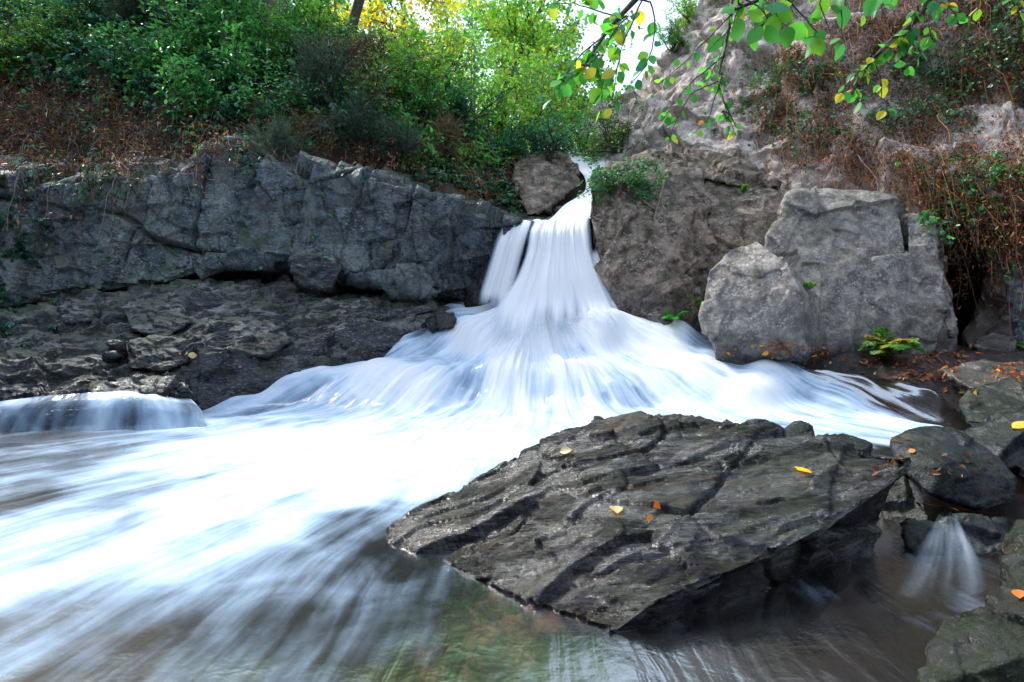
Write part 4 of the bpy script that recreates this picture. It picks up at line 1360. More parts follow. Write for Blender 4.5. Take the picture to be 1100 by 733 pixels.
# ------------------------------------------------------------------ undergrowth on the right cliff
low_r = lambda x: np.interp(x, [790, 830, 900, 960, 1010, 1060, 1100, 1350], [120, 160, 175, 205, 235, 250, 270, 320])
up_r = lambda x: np.interp(x, [790, 830, 860, 900, 960, 1100, 1350], [110, 60, 20, 0, -40, -80, -160])
band = lambda x, y: np.abs(y - np.interp(x, [780, 830, 900, 1000, 1100, 1350], [112, 108, 105, 80, 50, 0])) < np.interp(x, [780, 850, 950, 1100, 1350], [30, 46, 42, 66, 90])
acc = Acc()
q, p, nr = sample(5600, 780, 1350, -200, 330, lambda x, y: (y < low_r(x) + 6) & (y > up_r(x)) & (patch(x, y, 70, 71, -0.5, -0.1) | (y > low_r(x) - 90)) & ((~band(x, y)) | (rng.uniform(0, 1, len(x)) < 0.6)), ('cliff', 'ground', 'rock_outcrop', 'boulder'))
d = np.array([-0.1, -0.8, 0.35]) + nr * 0.5 + rvec(len(p), 0.45)
a1 = arcs(p, d, rng.uniform(0.35, 1.0, len(p)), rng.uniform(0.8, 1.8, len(p)), 7, 0.11)
acc.twigs(a1, 0.0055 * np.linspace(1, 0.5, 7)[None] * rng.uniform(0.6, 1.5, (len(p), 1)), tints(len(p), [RUST, BROWN, GREY, (0.30, 0.14, 0.06)], [.3, .25, .15, .3], 0.3))
i = np.repeat(np.arange(len(p)), 18)
k = rng.integers(1, 7, len(i))
acc.leaves(a1[i, k] + rvec(len(i), 0.07), rvec(len(i), 0.7) + np.array([0, 0, -0.6]), rvec(len(i)), rng.uniform(0.03, 0.085, len(i)), rng.uniform(0.01, 0.028, len(i)), tints(len(i), [RUST, BROWN, (0.24, 0.115, 0.05), DARK], [.35, .3, .2, .15], 0.35), 0.3, 0.4)
# long vines hanging down to the boulders
q, p, nr = sample(420, 830, 1300, 120, 260, lambda x, y: (np.abs(y - low_r(x) + 25) < 30) & ((x < 1005) | (x > 1100)))
a2 = arcs(p + np.array([-0.02, -0.2, 0.1]), np.array([0, -0.3, -0.4]) + rvec(len(p), 0.2), rng.uniform(0.5, 1.3, len(p)), rng.uniform(0.5, 0.9, len(p)), 9, 0.08)
acc.twigs(a2, 0.005 * np.linspace(1.0, 0.5, 9)[None], tints(len(p), [RUST, BROWN, GREY], None, 0.3))
tag(obj('dead_vine_undergrowth', acc.build('dead_vine_undergrowth')), 'rust brown dead vines and bracken draped over the pale rock face', 'undergrowth', kind='stuff')

acc = Acc()
q, p, nr = sample(8000, 770, 1350, -120, 200, lambda x, y: band(x, y) & patch(x, y, 34, 81, -0.35, 0.05))
canes(acc, p, nr, 0.75, 0.9, 0.062, [GREEN, TEAL, OLIVE, (0.03, 0.10, 0.04)], [.4, .2, .15, .25], per=7)
q, p, nr = sample(1800, 970, 1350, 170, 330, lambda x, y: (y < low_r(x) + 18) & patch(x, y, 26, 87, -0.1, 0.2))
canes(acc, p, nr, 0.5, 0.9, 0.075, [GREEN, TEAL, BRIGHT], [.5, .35, .15], per=7)
q, p, nr = sample(260, 640, 830, -20, 200, lambda x, y: patch(x, y, 16, 91, 0.12, 0.3), ('cliff',))
canes(acc, p, nr, 0.25, 0.8, 0.05, [OLIVE, GREEN], None, per=6)
tag(obj('bramble_undergrowth', acc.build('bramble_undergrowth', MAT['leaf_glossy'])), 'green bramble sprays slanting across the brown vines on the pale rock face', 'undergrowth', kind='stuff')

# green cover on the valley floor and the slopes behind the fall
acc = Acc()
q, p, nr = sample(3200, 330, 720, -10, 190, lambda x, y: y < 185, ('ground',))
far = p[:, 1] > 10.5
p, nr = p[far], nr[far]
canes(acc, p, nr, 0.7, 0.5, 0.11, [GREEN, BRIGHT, OLIVE, (0.16, 0.15, 0.04), BROWN], [.35, .25, .2, .08, .12], per=8, three=False)
tag(obj('valley_undergrowth', acc.build('valley_undergrowth')), 'mixed green undergrowth covering the slopes behind the falls', 'undergrowth', kind='stuff')

# ------------------------------------------------------------------ shrubs
def broadleaf(n_br, h, spread, leaf, cols, w=None, per=70, wid=0.42, stems=(0.07, 0.055, 0.04)):
    """-> (stems mesh, foliage mesh) of a leafy shrub standing at the origin"""
    st, fo = Acc(), Acc()
    az = rng.uniform(0, 6.283, n_br)
    tilt = np.abs(rng.normal(0, 0.55, n_br))
    d = np.stack([np.cos(az) * np.sin(tilt) * spread, np.sin(az) * np.sin(tilt) * spread, np.cos(tilt)], -1)
    L = h * rng.uniform(0.55, 1.05, n_br)
    b = arcs(rvec(n_br, 0.06) * [1, 1, 0], d, L, 0.12, 8, 0.10)
    st.twigs(b, 0.016 * h * np.linspace(1, 0.25, 8)[None], stems)
    # side twigs
    ns = 7
    i = np.repeat(np.arange(n_br), ns)
    k = rng.integers(2, 8, len(i))
    sd = unit(rvec(len(i)) + np.array([0, 0, 0.3]) + 0.5 * unit(b[i, np.minimum(k, 7)] - b[i, k - 1]))
    s = arcs(b[i, k], sd, h * rng.uniform(0.14, 0.34, len(i)), 0.2, 5, 0.1)
    st.twigs(s, 0.005 * h * np.linspace(1, 0.4, 5)[None], stems)
    m = per * n_br
    j = rng.integers(0, len(s), m)
    t = rng.integers(1, 5, m)
    q = s[j, t] + rvec(m, leaf * 0.5)
    # rosettes: leaves spread outward from the twig, facing up
    ax = unit(s[j, t] - s[j, t - 1]) * 0.6 + rvec(m, 0.75) * [1, 1, 0.5]
    fo.leaves(q, ax, np.array([0, 0, 1.0]) + rvec(m, 0.4), leaf * rng.uniform(0.6, 1.2, m), leaf * wid * rng.uniform(0.8, 1.2, m), tints(m, cols, w, 0.25))
    return st.build('stems'), fo.build('foliage', MAT['leaf_glossy'])


def broom(n, h, cols, w=None, dead=False):
    st, fo = Acc(), Acc()
    nb = 26
    az = rng.uniform(0, 6.283, nb)
    tl = np.abs(rng.normal(0, 0.5, nb))
    d = np.stack([np.cos(az) * np.sin(tl), np.sin(az) * np.sin(tl), np.cos(tl)], -1)
    b = arcs(np.zeros((nb, 3)), d, h * rng.uniform(0.4, 0.75, nb), 0.05, 7, 0.08)
    st.twigs(b, 0.012 * h * np.linspace(1, 0.4, 7)[None], (0.09, 0.065, 0.045))
    i = rng.integers(0, nb, n)
    k = rng.integers(2, 7, n)
    sd = unit(b[i, k] - b[i, k - 1]) + rvec(n, 0.33)
    s = arcs(b[i, k], sd, h * rng.uniform(0.15, 0.42, n), rng.uniform(0, 0.35, n), 5, 0.07)
    fo.twigs(s, 0.0045 * np.linspace(1, 0.5, 5)[None], tints(n, cols, w, 0.3))
    m = n * 5
    j = rng.integers(0, n, m)
    t = rng.integers(1, 5, m)
    fo.leaves(s[j, t] + rvec(m, 0.012), unit(s[j, t] - s[j, t - 1]) + rvec(m, 0.5), rvec(m), rng.uniform(0.03, 0.07, m), 0.009, tints(m, cols, w, 0.3))
    return st.build('stems'), fo.build('foliage')


KINDS = {
    'laurel': [broadleaf(16, 1.5, 1.3, 0.13, [(0.07, 0.25, 0.07), GREEN, (0.04, 0.16, 0.07)], [.4, .35, .25], 90, 0.36) for _ in range(2)] + [broadleaf(15, 1.5, 1.2, 0.12, [TEAL, (0.05, 0.19, 0.10), (0.09, 0.24, 0.10)], None, 75, 0.36)],
    'leafy': [broadleaf(18, 1.6, 1.4, 0.075, c, [.5, .3, .2], 150, 0.55) for c in ([GREEN, BRIGHT, OLIVE], [TEAL, (0.05, 0.17, 0.11), GREEN], [(0.11, 0.25, 0.06), GREEN, (0.20, 0.24, 0.06)], [(0.05, 0.14, 0.06), OLIVE, (0.16, 0.13, 0.05)])],
    'light': [broadleaf(16, 1.6, 1.2, 0.085, [(0.16, 0.34, 0.06), BRIGHT, (0.28, 0.32, 0.06)], [.5, .3, .2], 130, 0.55) for _ in range(2)],
    'broom': [broom(1100, 1.5, [(0.035, 0.085, 0.065), (0.06, 0.10, 0.075), (0.10, 0.085, 0.06)], [.5, .3, .2]) for _ in range(2)],
    'brown': [broom(900, 1.3, [BROWN, (0.14, 0.10, 0.07), OLIVE, GREY], [.4, .3, .15, .15]) for _ in range(2)],
}


def shrub(name, label, kind, v, px, py, size, names=None, Y=None, group=None):
    if Y is None:
        q, p, nr = sample(1, px, px + 0.01, py, py + 0.01, lambda x, y: x > -1e9)
        if len(p) == 0:
            return
        p = p[0] - nr[0] * 0.05
    else:
        p = P(px, py, Y)
    st, fo = KINDS[kind][v % len(KINDS[kind])]
    o = empty(name, tuple(p), rng.uniform(0, 6.28))
    o.scale = (size * rng.uniform(0.9, 1.15), size * rng.uniform(0.9, 1.15), size)
    tag(o, label, 'shrub', group)
    obj('stems', st, o)
    obj('foliage', fo, o)
    return o


LS = [
    ('laurel', 212, 118, 0.85, 'bright green broadleaf shrub lowest on the bank, above the tall pale cliff face'),
    ('laurel', 262, 92, 0.95, 'bright green rosette leaved shrub higher up the bank behind the lowest one'),
    ('laurel', 300, 128, 0.8, 'broadleaf green shrub leaning over the brown bracken near the mossy slab edge'),
    ('laurel', 215, 60, 1.0, 'tall bright green shrub at the top of the picture left of the trees'),
    ('laurel', 320, 62, 0.9, 'green broadleaf shrub under the sky gap where the dark limb shows'),
    ('leafy', 140, 78, 0.8, 'low blue green leafy bush spilling over the bracken in the middle of the bank'),
    ('leafy', 45, 55, 0.9, 'dark leafy bush in the shaded upper corner of the bank'),
    ('broom', 145, 25, 1.0, 'grey green feathery broom high on the shaded bank'),
    ('broom', 190, 20, 1.0, 'second feathery broom, beside the tall bright shrub at the top edge'),
    ('broom', 350, 110, 1.05, 'blue green feathery broom in the middle of the bank'),
    ('broom', 385, 150, 0.8, 'bushy blue green broom just above the cliff slab'),
    ('broom', 430, 165, 0.6, 'small feathery broom tuft above the sloping slab'),
    ('brown', 365, 80, 1.0, 'withered grey brown broom at the crest of the bank'),
    ('brown', 400, 85, 1.0, 'pale dead tangled bush on the crest beside the withered broom'),
    ('brown', 330, 150, 0.7, 'brown withered broom tuft over the cliff edge'),
    ('brown', 480, 160, 0.8, 'rust brown bush hanging above the ivy bank'),
    ('leafy', 450, 130, 1.0, 'round mid green bush in front of the yellow trees'),
    ('leafy', 495, 135, 1.0, 'mid green bush behind the rust brown bush'),
    ('leafy', 420, 105, 0.9, 'green bush on the crest right of the pale dead bush'),
    ('light', 470, 95, 1.1, 'light green bush on the skyline below the yellow tree'),
    ('light', 540, 140, 1.0, 'fresh green bush behind the ivy bank'),
    ('leafy', 590, 160, 0.8, 'leafy bush standing over the rounded rock beside the upper chute'),
    ('light', 625, 158, 0.9, 'yellow green bush at the head of the upper chute'),
    ('leafy', 665, 150, 0.8, 'green bush under the foot of the pale rock face'),
    ('laurel', 170, 85, 0.9, 'broadleaf shrub between the leafy bush and the lowest bright shrub'),
    ('leafy', 85, 30, 1.0, 'dark green bush near the top edge left of the feathery brooms'),
    ('leafy', 0, 80, 1.0, 'blue green bush cut by the left picture edge'),
    ('laurel', 255, 40, 1.1, 'bright broadleaf shrub at the top edge under the first tree'),
    ('leafy', 290, 75, 0.9, 'fine leaved bush between the two upper broadleaf shrubs'),
    ('light', 345, 45, 1.0, 'light green bush on the skyline under the dark limb'),
    ('leafy', 430, 75, 1.0, 'sunlit green bush on the crest below the yellow tree'),
    ('leafy', 390, 120, 0.9, 'mid green bush behind the bushy blue green broom'),
    ('light', 515, 110, 1.0, 'sunlit bush at the foot of the slanting dark trunk'),
    ('leafy', 545, 165, 0.7, 'low bush at the top of the ivy bank'),
    ('broom', 300, 160, 0.55, 'small broom tuft hanging at the cliff edge'),
]
for v, (kind, px, py, size, lab) in enumerate(LS):
    shrub({'laurel': 'broadleaf_shrub', 'leafy': 'leafy_shrub', 'light': 'leafy_shrub', 'broom': 'broom_shrub', 'brown': 'dead_shrub'}[kind], lab, kind, v, px, py + 14, size)
for v, (px, py, size, lab) in enumerate([
    (722, 50, 0.55, 'small green shrub clinging low on the crest of the pale rock face'),
    (742, 18, 0.6, 'yellow green shrub higher on the crest of the pale rock face'),
    (775, -10, 0.8, 'shrub hanging from the crest of the pale rock at the top edge'),
    (825, 22, 0.55, 'dark creeping shrub on the pale rock behind the big hanging leaves'),
    (840, 105, 0.5, 'dense fine leaved bush where the vines meet the bare pale rock'),
    (880, 95, 0.5, 'fine leaved green bush next to the dense one among the vines'),
]):
    shrub('leafy_shrub', lab, 'leafy' if v != 1 else 'light', v, px, py + 8, size)

# ------------------------------------------------------------------ trees
def tree_meshes(h, leaf, n_leaf, cols, w, lean=0.0, crown0=0.3, spread=0.42, multi=1, trunk_r=0.10):
    tr, cr = Acc(), Acc()
    twp = []
    for s in range(multi):
        az = rng.uniform(0, 6.28)
        off = np.array([math.cos(az), math.sin(az), 0]) * (0.15 if multi > 1 else 0)
        d = np.array([[lean + (0.12 * math.cos(az) if multi > 1 else 0), 0.12 * math.sin(az) if multi > 1 else 0, 1.0]])
        t = arcs(off[None] + np.array([[0, 0, -0.4]]), d, h * (0.95 if s == 0 else rng.uniform(0.7, 0.95)), 0.0, 12, 0.03)
        tr.twigs(t, trunk_r * np.linspace(1, 0.12, 12)[None] / math.sqrt(multi), (0.1, 0.09, 0.08))
        nl = int(15 / multi) + 4
        k = rng.integers(int(12 * crown0), 12, nl)
        a2 = rng.uniform(0, 6.28, nl)
        ld = np.stack([np.cos(a2), np.sin(a2), rng.uniform(0.2, 1.1, nl)], -1)
        L = h * spread * rng.uniform(0.5, 1.1, nl) * (1.15 - 0.06 * k)
        l = arcs(t[0, k], ld, L, 0.12, 9, 0.07)
        tr.twigs(l, trunk_r * 0.32 * np.linspace(1, 0.2, 9)[None] / math.sqrt(multi), (0.1, 0.09, 0.08))
        i = np.repeat(np.arange(nl), 9)
        kk = rng.integers(2, 9, len(i))
        sd = unit(l[i, kk] - l[i, kk - 1]) * 0.6 + rvec(len(i), 0.6)
        sw = arcs(l[i, kk], sd, h * 0.13 * rng.uniform(0.5, 1.2, len(i)), 0.25, 6, 0.08)
        tr.twigs(sw, trunk_r * 0.07 * np.linspace(1, 0.4, 6)[None], (0.08, 0.07, 0.06))
        twp.append(sw)
    sw = np.concatenate(twp)
    # clumps: some twigs are full of leaves, some nearly bare
    fill = rng.uniform(0.1, 1, len(sw)) ** 1.5
    j = rng.choice(len(sw), n_leaf, p=fill / fill.sum())
    tone = rng.normal(0, 0.18, len(sw))
    t = rng.integers(0, 6, n_leaf)
    q = sw[j, t] + rvec(n_leaf, h * 0.022)
    c = tints(n_leaf, cols, w, 0.2) * (1 + tone[j])[:, None]
    cr.leaves(q, rvec(n_leaf) + np.array([0, 0, -0.4]), np.array([0, 0, 0.8]) + rvec(n_leaf, 0.6), leaf * rng.uniform(0.6, 1.3, n_leaf), leaf * 0.62 * rng.uniform(0.8, 1.2, n_leaf), np.clip(c, 0.005, 0.7))
    return tr, cr


def tree(label, px, Y, h, leaf, n, cols, w=None, bark='bark', **kw):
    x = P(px, 200, Y)
    z = float(ground_h(np.array([x[0]]), np.array([Y]))[0])
    o = empty('tree', (x[0], Y, z))
    tag(o, label, 'tree')
    tr, cr = tree_meshes(h, leaf, n, cols, w, **kw)
    obj('trunk', tr.build('trunk', MAT[bark], MAT[bark]), o)
    obj('crown', cr.build('crown'), o)
    return o


GY = [(0.17, 0.32, 0.05), (0.28, 0.36, 0.06), BRIGHT]
YY = [(0.50, 0.40, 0.05), (0.32, 0.36, 0.06), (0.17, 0.28, 0.05)]
GG = [GREEN, BRIGHT, (0.14, 0.28, 0.07)]
BB = [(0.04, 0.14, 0.07), (0.07, 0.19, 0.08), GREEN]
tree('dark leaning tree with a thick bare limb against the sky gap above the bank', 372, 18.5, 8.0, 0.15, 3800, GG, None, lean=0.22, trunk_r=0.20)
tree('yellow leaved tree lit by the sun above the crest of the bank', 440, 21, 7.5, 0.16, 5200, YY, [.5, .3, .2], trunk_r=0.14)
tree('tree with a dark slanting trunk leaning right behind the ivy bank', 515, 19.5, 7.5, 0.15, 4200, GY, None, lean=0.42, trunk_r=0.14, crown0=0.45)
tree('slim tree with several pale stems standing beside the upper chute', 588, 18, 5.2, 0.13, 2200, GY, None, 'bark_pale', multi=4, trunk_r=0.10, crown0=0.35, spread=0.30)
tree('dark stemmed tree between the pale stems and the sky gap', 626, 19.5, 5.2, 0.14, 2000, GG, None, multi=2, trunk_r=0.12, lean=0.1, spread=0.36)
tree('small bushy tree just below the bright sky gap', 668, 26, 3.8, 0.18, 3600, BB, None, multi=4, crown0=0.15, spread=0.5)
tree('yellow green tree far back in the middle of the valley', 545, 28, 8.6, 0.19, 5200, GY, None, crown0=0.2, multi=2)
tree('far tree with thin yellowing crown behind the yellow tree', 475, 30, 10.5, 0.2, 4200, YY, [.3, .4, .3], crown0=0.25)
tree('far blue green tree whose crown fills the valley left of the sky gap', 585, 31, 8.8, 0.21, 5200, BB, None, crown0=0.15, multi=2)
tree('low round tree deep in the valley under the sky gap', 660, 34, 4.6, 0.22, 4600, GG, None, crown0=0.1, spread=0.5, multi=3)
tree('tree filling the skyline left of the dark limb', 300, 17.5, 6.0, 0.14, 4600, GG, None, crown0=0.15, multi=2)
tree('shaded tree at the top edge over the feathery brooms', 160, 16.0, 6.0, 0.14, 4600, BB, None, crown0=0.1, multi=2)
tree('dark tree in the upper left corner above the bank', 20, 15.5, 6.0, 0.14, 4600, BB, None, crown0=0.1, multi=2)
tree('pale green far tree closing the skyline right of the yellow tree', 505, 37, 11.5, 0.24, 5200, GY, None, crown0=0.15, multi=2, spread=0.45)
tree('rounded far tree behind the slanting trunk', 560, 40, 11.0, 0.26, 5200, GG, None, crown0=0.1, multi=2, spread=0.45)
tree('thin far tree seen through the gap beside the dark limb', 405, 27, 9.0, 0.2, 2600, GY, None, crown0=0.3)

for k, (px, Y, h, lab) in enumerate([
        (452, 12.6, 2.6, 'thin pale sapling rising from the bank behind the sloping cliff slab'),
        (506, 13.2, 3.0, 'slender grey stemmed sapling above the ivy bank'),
        (566, 14.5, 3.2, 'bare lower stemmed sapling directly above the rounded rock'),
        (338, 12.4, 2.8, 'thin sapling standing among the feathery brooms'),
        (655, 18.0, 3.0, 'thin leaning sapling at the head of the chute under the pale rock')]):
    tree(lab, px, Y, h, 0.085, 900, [GY, GG, GY, BB, GY][k], None, 'bark_pale', multi=2 + k % 2, trunk_r=0.045, crown0=0.45, spread=0.28, lean=[0.1, -0.12, 0.05, 0.15, -0.2][k])

# ------------------------------------------------------------------ tree on the right bank whose branches hang into the picture
def big_leaves(acc, pos, axis, nrm, L, tint):
    """rounded, gently curled leaves for near branches"""
    nu, nv = 7, 5
    u = np.linspace(0, 1, nu)
    wd = np.array([0.03, 0.30, 0.44, 0.47, 0.40, 0.24, 0.0])
    for k in range(len(pos)):
        a = unit(axis[k])
        s = unit(np.cross(nrm[k], a))
        m = np.cross(a, s)
        cv, cp = rng.uniform(0.05, 0.35), rng.uniform(-0.1, 0.35)
        vv = np.linspace(-1, 1, nv)
        g = pos[k] + L[k] * (u[:, None, None] * a + (wd[:, None] * vv[None] * 0.82)[..., None] * s + ((wd[:, None] * np.abs(vv)[None] * cp) - cv * (u ** 2)[:, None])[..., None] * m)
        acc.v.append(g.reshape(-1, 3))
        acc.f4.append(grid_faces(nu, nv) + acc.n)
        acc.mi.append(np.zeros((nu - 1) * (nv - 1), np.int32))
        acc.t.append(np.repeat(tint[k][None], nu * nv, 0))
        acc.n += nu * nv


ov = empty('overhanging_tree', (4.9, 4.3, 0.3))
tag(ov, 'tree reaching green and yellow leafed branches across the top of the picture', 'tree')
ob = np.array(ov.location)
acc = Acc()
tp = catmull(np.array([[0, 0, -0.6], [0.05, 0, 0.8], [-0.05, 0.05, 2.2], [-0.25, 0.0, 3.6], [-0.3, -0.1, 5.0], [-0.2, 0.0, 6.6]]), 18)
acc.twigs(tp[None], np.linspace(0.17, 0.06, 18)[None], (0.1, 0.1, 0.1))
obj('trunk', acc.build('trunk', MAT['bark'], MAT['bark']), ov)


def branch(limb, subs, nleaf, size, yellow, brad=0.018):
    limb = np.array(limb)
    bt, lv = Acc(), Acc()
    lp = catmull(limb, 24)
    bt.twigs(lp[None] - ob, np.linspace(brad * 2.2, brad * 0.35, 24)[None], (0.06, 0.05, 0.04))
    for sb in subs:
        c = np.array([P(*q) for q in sb])
        # join the twig to the nearest place on the limb
        j = np.argmin(np.linalg.norm(lp - c[0], axis=1))
        c = np.concatenate([lp[j][None], c])
        s = catmull(c, 14)
        s = s + np.cumsum(rvec(14, 0.006), 0)
        bt.twigs(s[None] - ob, np.linspace(0.006, 0.0016, 14)[None], (0.06, 0.05, 0.04))
        n = int(nleaf * rng.uniform(0.8, 1.2))
        t = np.sort(rng.uniform(2.5, 12.99, n))
        k = t.astype(int)
        q = s[k] + (s[k + 1] - s[k]) * (t - k)[:, None]
        d = unit(s[k + 1] - s[k])
        side = np.where(np.arange(n) % 2 == 0, 1.0, -1.0)[:, None]
        ax = d * 0.5 + side * unit(np.cross(d, np.array([0.1, 1.0, 0.3]))) * 0.8 + rvec(n, 0.35) + np.array([0, 0, -0.55])
        nn = np.array([0.0, -0.55, 0.75]) + rvec(n, 0.5)
        tn = tints(n, [(0.06, 0.26, 0.05), (0.03, 0.16, 0.06), (0.14, 0.32, 0.04)], [.5, .25, .25], 0.15)
        yl = rng.uniform(0, 1, n) < yellow
        tn[yl] = tints(yl.sum(), [(0.46, 0.37, 0.03), (0.42, 0.20, 0.025), (0.28, 0.33, 0.04)], [.45, .1, .45], 0.12)
        # petioles
        pt = np.stack([q, q + unit(ax) * 0.015], 1)
        bt.twigs(pt - ob, 0.0012, (0.12, 0.14, 0.04))
        big_leaves(lv, pt[:, 1] - ob, ax, nn, size * rng.uniform(0.65, 1.15, n), tn)
    b = obj('branch', bt.build('branch', MAT['bark'], MAT['bark']), ov)
    obj('leaves', lv.build('leaves', MAT['leaf']), b)


T0 = ob + tp[12]
branch([T0, P(1000, -330, 3.9), P(850, -200, 3.6), P(745, -70, 3.45), P(690, -8, 3.4), P(655, 30, 3.35), P(628, 70, 3.3)],
       [[(700, 5, 3.4), (705, 40, 3.35), (690, 75, 3.3), (672, 100, 3.3)], [(672, 15, 3.35), (650, 40, 3.3), (640, 70, 3.25)], [(650, 35, 3.35), (625, 55, 3.35), (604, 85, 3.3), (598, 100, 3.3)],
        [(690, 0, 3.4), (672, 45, 3.2), (662, 75, 3.2), (656, 112, 3.2)], [(640, 60, 3.3), (622, 80, 3.3), (606, 95, 3.25)], [(660, 20, 3.5), (620, 12, 3.5), (592, 10, 3.5)], [(640, 50, 3.3), (648, 80, 3.3), (652, 108, 3.3)], [(628, 70, 3.3), (650, 92, 3.4), (670, 60, 3.4)]],
       15, 0.075, 0.13)
branch([T0, P(1050, -300, 4.3), P(920, -160, 4.2), P(830, -70, 4.1), P(790, -10, 4.0), P(782, 40, 4.0), P(772, 90, 4.0), P(790, 135, 4.0)],
       [[(785, 20, 4.0), (745, 60, 4.0), (720, 85, 4.0), (700, 105, 4.0)], [(778, 60, 4.0), (750, 85, 4.0), (730, 105, 4.0), (712, 130, 4.0)], [(774, 90, 4.0), (750, 100, 4.0), (735, 125, 4.0), (725, 150, 4.0)], [(780, 120, 4.0), (795, 140, 4.0)],
        [(772, 80, 4.0), (760, 115, 4.0), (742, 140, 4.0)], [(784, 30, 4.0), (768, 70, 4.1), (745, 95, 4.1)]],
       18, 0.06, 0.18, 0.010)
branch([T0, P(1150, -230, 3.3), P(1000, -100, 3.1), P(900, -40, 3.0), P(840, -10, 2.95), P(790, 10, 2.9)],
       [[(885, -25, 3.0), (878, 5, 3.0), (890, 35, 3.0)], [(930, -55, 3.0), (940, -15, 3.1), (950, 15, 3.1)], [(820, -5, 2.9), (815, 15, 3.2), (800, 45, 3.2)], [(840, -5, 2.95), (835, 15, 2.95), (850, 30, 2.95)], [(800, 5, 2.9), (790, 25, 2.9), (768, 48, 2.9)], [(910, -40, 3.0), (900, 10, 3.0), (905, 45, 3.0)], [(850, -10, 3.0), (880, 30, 3.0), (868, 40, 3.0)], [(800, 0, 2.9), (830, 20, 2.9), (825, 30, 2.9)]],
       6, 0.105, 0.08)
branch([T0, P(1200, -180, 3.9), P(1100, -80, 3.8), P(1020, -30, 3.7), P(985, 20, 3.7), P(950, 50, 3.7), P(925, 80, 3.7)],
       [[(985, 10, 3.7), (975, 35, 3.7), (962, 60, 3.7)], [(1010, -25, 3.7), (960, -5, 3.8), (925, 20, 3.8), (900, 50, 3.8)], [(1030, -35, 3.7), (1000, 10, 3.8), (1000, 45, 3.8)], [(1080, -70, 3.8), (1050, -10, 3.8), (1040, 25, 3.8)], [(960, 45, 3.7), (935, 65, 3.7), (915, 85, 3.7), (900, 108, 3.7)], [(940, 65, 3.7), (955, 90, 3.7), (965, 115, 3.7)], [(1000, 0, 3.7), (1020, 10, 3.6), (1035, 25, 3.6)], [(930, 75, 3.7), (920, 95, 3.7), (935, 115, 3.7)], [(970, 35, 3.7), (990, 50, 3.7), (970, 70, 3.7)], [(1060, -50, 3.5), (1090, 5, 3.3), (1092, 30, 3.3)]],
       14, 0.07, 0.2)

# ------------------------------------------------------------------ ferns and small plants
def frond(acc, p0, d, L, tint, sag=0.6, pairs=19, w=0.24):
    a = arcs(p0[None], d[None], L, sag, 16, 0.02)
    acc.twigs(a, 0.004 * np.linspace(1, 0.3, 16)[None], (0.06, 0.07, 0.02))
    s = a[0]
    t = np.linspace(2, 14.9, pairs * 2)
    k = t.astype(int)
    q = s[k] + (s[np.minimum(k + 1, 15)] - s[k]) * (t - k)[:, None]
    dd = unit(s[np.minimum(k + 1, 15)] - s[k])
    sd = unit(np.cross(dd, np.array([0, 0, 1.0]) + 0.0 * dd))
    up = np.cross(sd, dd)
    prof = np.sin(np.linspace(0.25, 1, len(t)) * math.pi * 0.95) * 0.9 + 0.1
    for sg in (-1, 1):
        acc.leaves(q, sd * sg + dd * 0.45 + rvec(len(t), 0.08), up + rvec(len(t), 0.15), L * w * prof, L * 0.026, tints(len(t), [tint], None, 0.18), 0.1, 0.25)


def fern(label, px, py, n, L, cols, up=0.9, name='fern'):
    q, p, nr = sample(1, px, px + .01, py, py + .01, lambda x, y: x > -1e9)
    if len(p) == 0:
        return
    o = empty(name, tuple(p[0]))
    tag(o, label, 'fern')
    for k in range(n):
        acc = Acc()
        az = rng.uniform(0, 6.28)
        d = np.array([math.cos(az) * 0.8, math.sin(az) * 0.6 - 0.25, up * rng.uniform(1.0, 2.0)])
        frond(acc, np.array([0, 0, 0.0]) + nr[0] * 0.02, d, L * rng.uniform(0.6, 1.1), cols[k % len(cols)], rng.uniform(0.3, 0.75))
        obj('frond', acc.build('frond'), o)


fern('bushy green fern growing at the foot of the largest pale boulder', 955, 386, 26, 0.66, [(0.06, 0.17, 0.03), (0.09, 0.20, 0.04), (0.05, 0.13, 0.03), (0.24, 0.20, 0.05)])
fern('bright green fern in the wet crack beside the smaller pale boulder', 722, 346, 9, 0.34, [(0.03, 0.22, 0.03), (0.05, 0.25, 0.04)], 0.8)
fern('yellow green fern tuft on the wall just right of the crack fern', 748, 330, 7, 0.30, [(0.14, 0.24, 0.03), (0.09, 0.20, 0.03)], 0.8)
fern('tiny fern on top of the dark brown block', 797, 208, 6, 0.24, [(0.08, 0.22, 0.05)], 0.9)
fern('small sprout in the notch between the two biggest pale boulders', 868, 312, 6, 0.22, [(0.06, 0.22, 0.04)], 0.9)
fern('small fern rooted on the bank at the picture edge by the hollow', 1094, 374, 6, 0.25, [(0.05, 0.20, 0.04)], 0.9)
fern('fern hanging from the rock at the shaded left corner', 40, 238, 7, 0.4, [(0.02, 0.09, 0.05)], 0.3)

KINDS['small'] = [broadleaf(14, 0.62, 1.9, 0.055, [(0.022, 0.10, 0.045), (0.035, 0.13, 0.06), GREEN], None, 110, 0.5)]
for (px, py, size, lab) in [(668, 205, 1.0, 'leafy green bush growing out of the buttress top right of the falls'), (682, 214, 0.8, 'lower leafy bush hanging on the buttress face below the other')]:
    o = shrub('leafy_shrub', lab, 'small', 0, px, py, size)

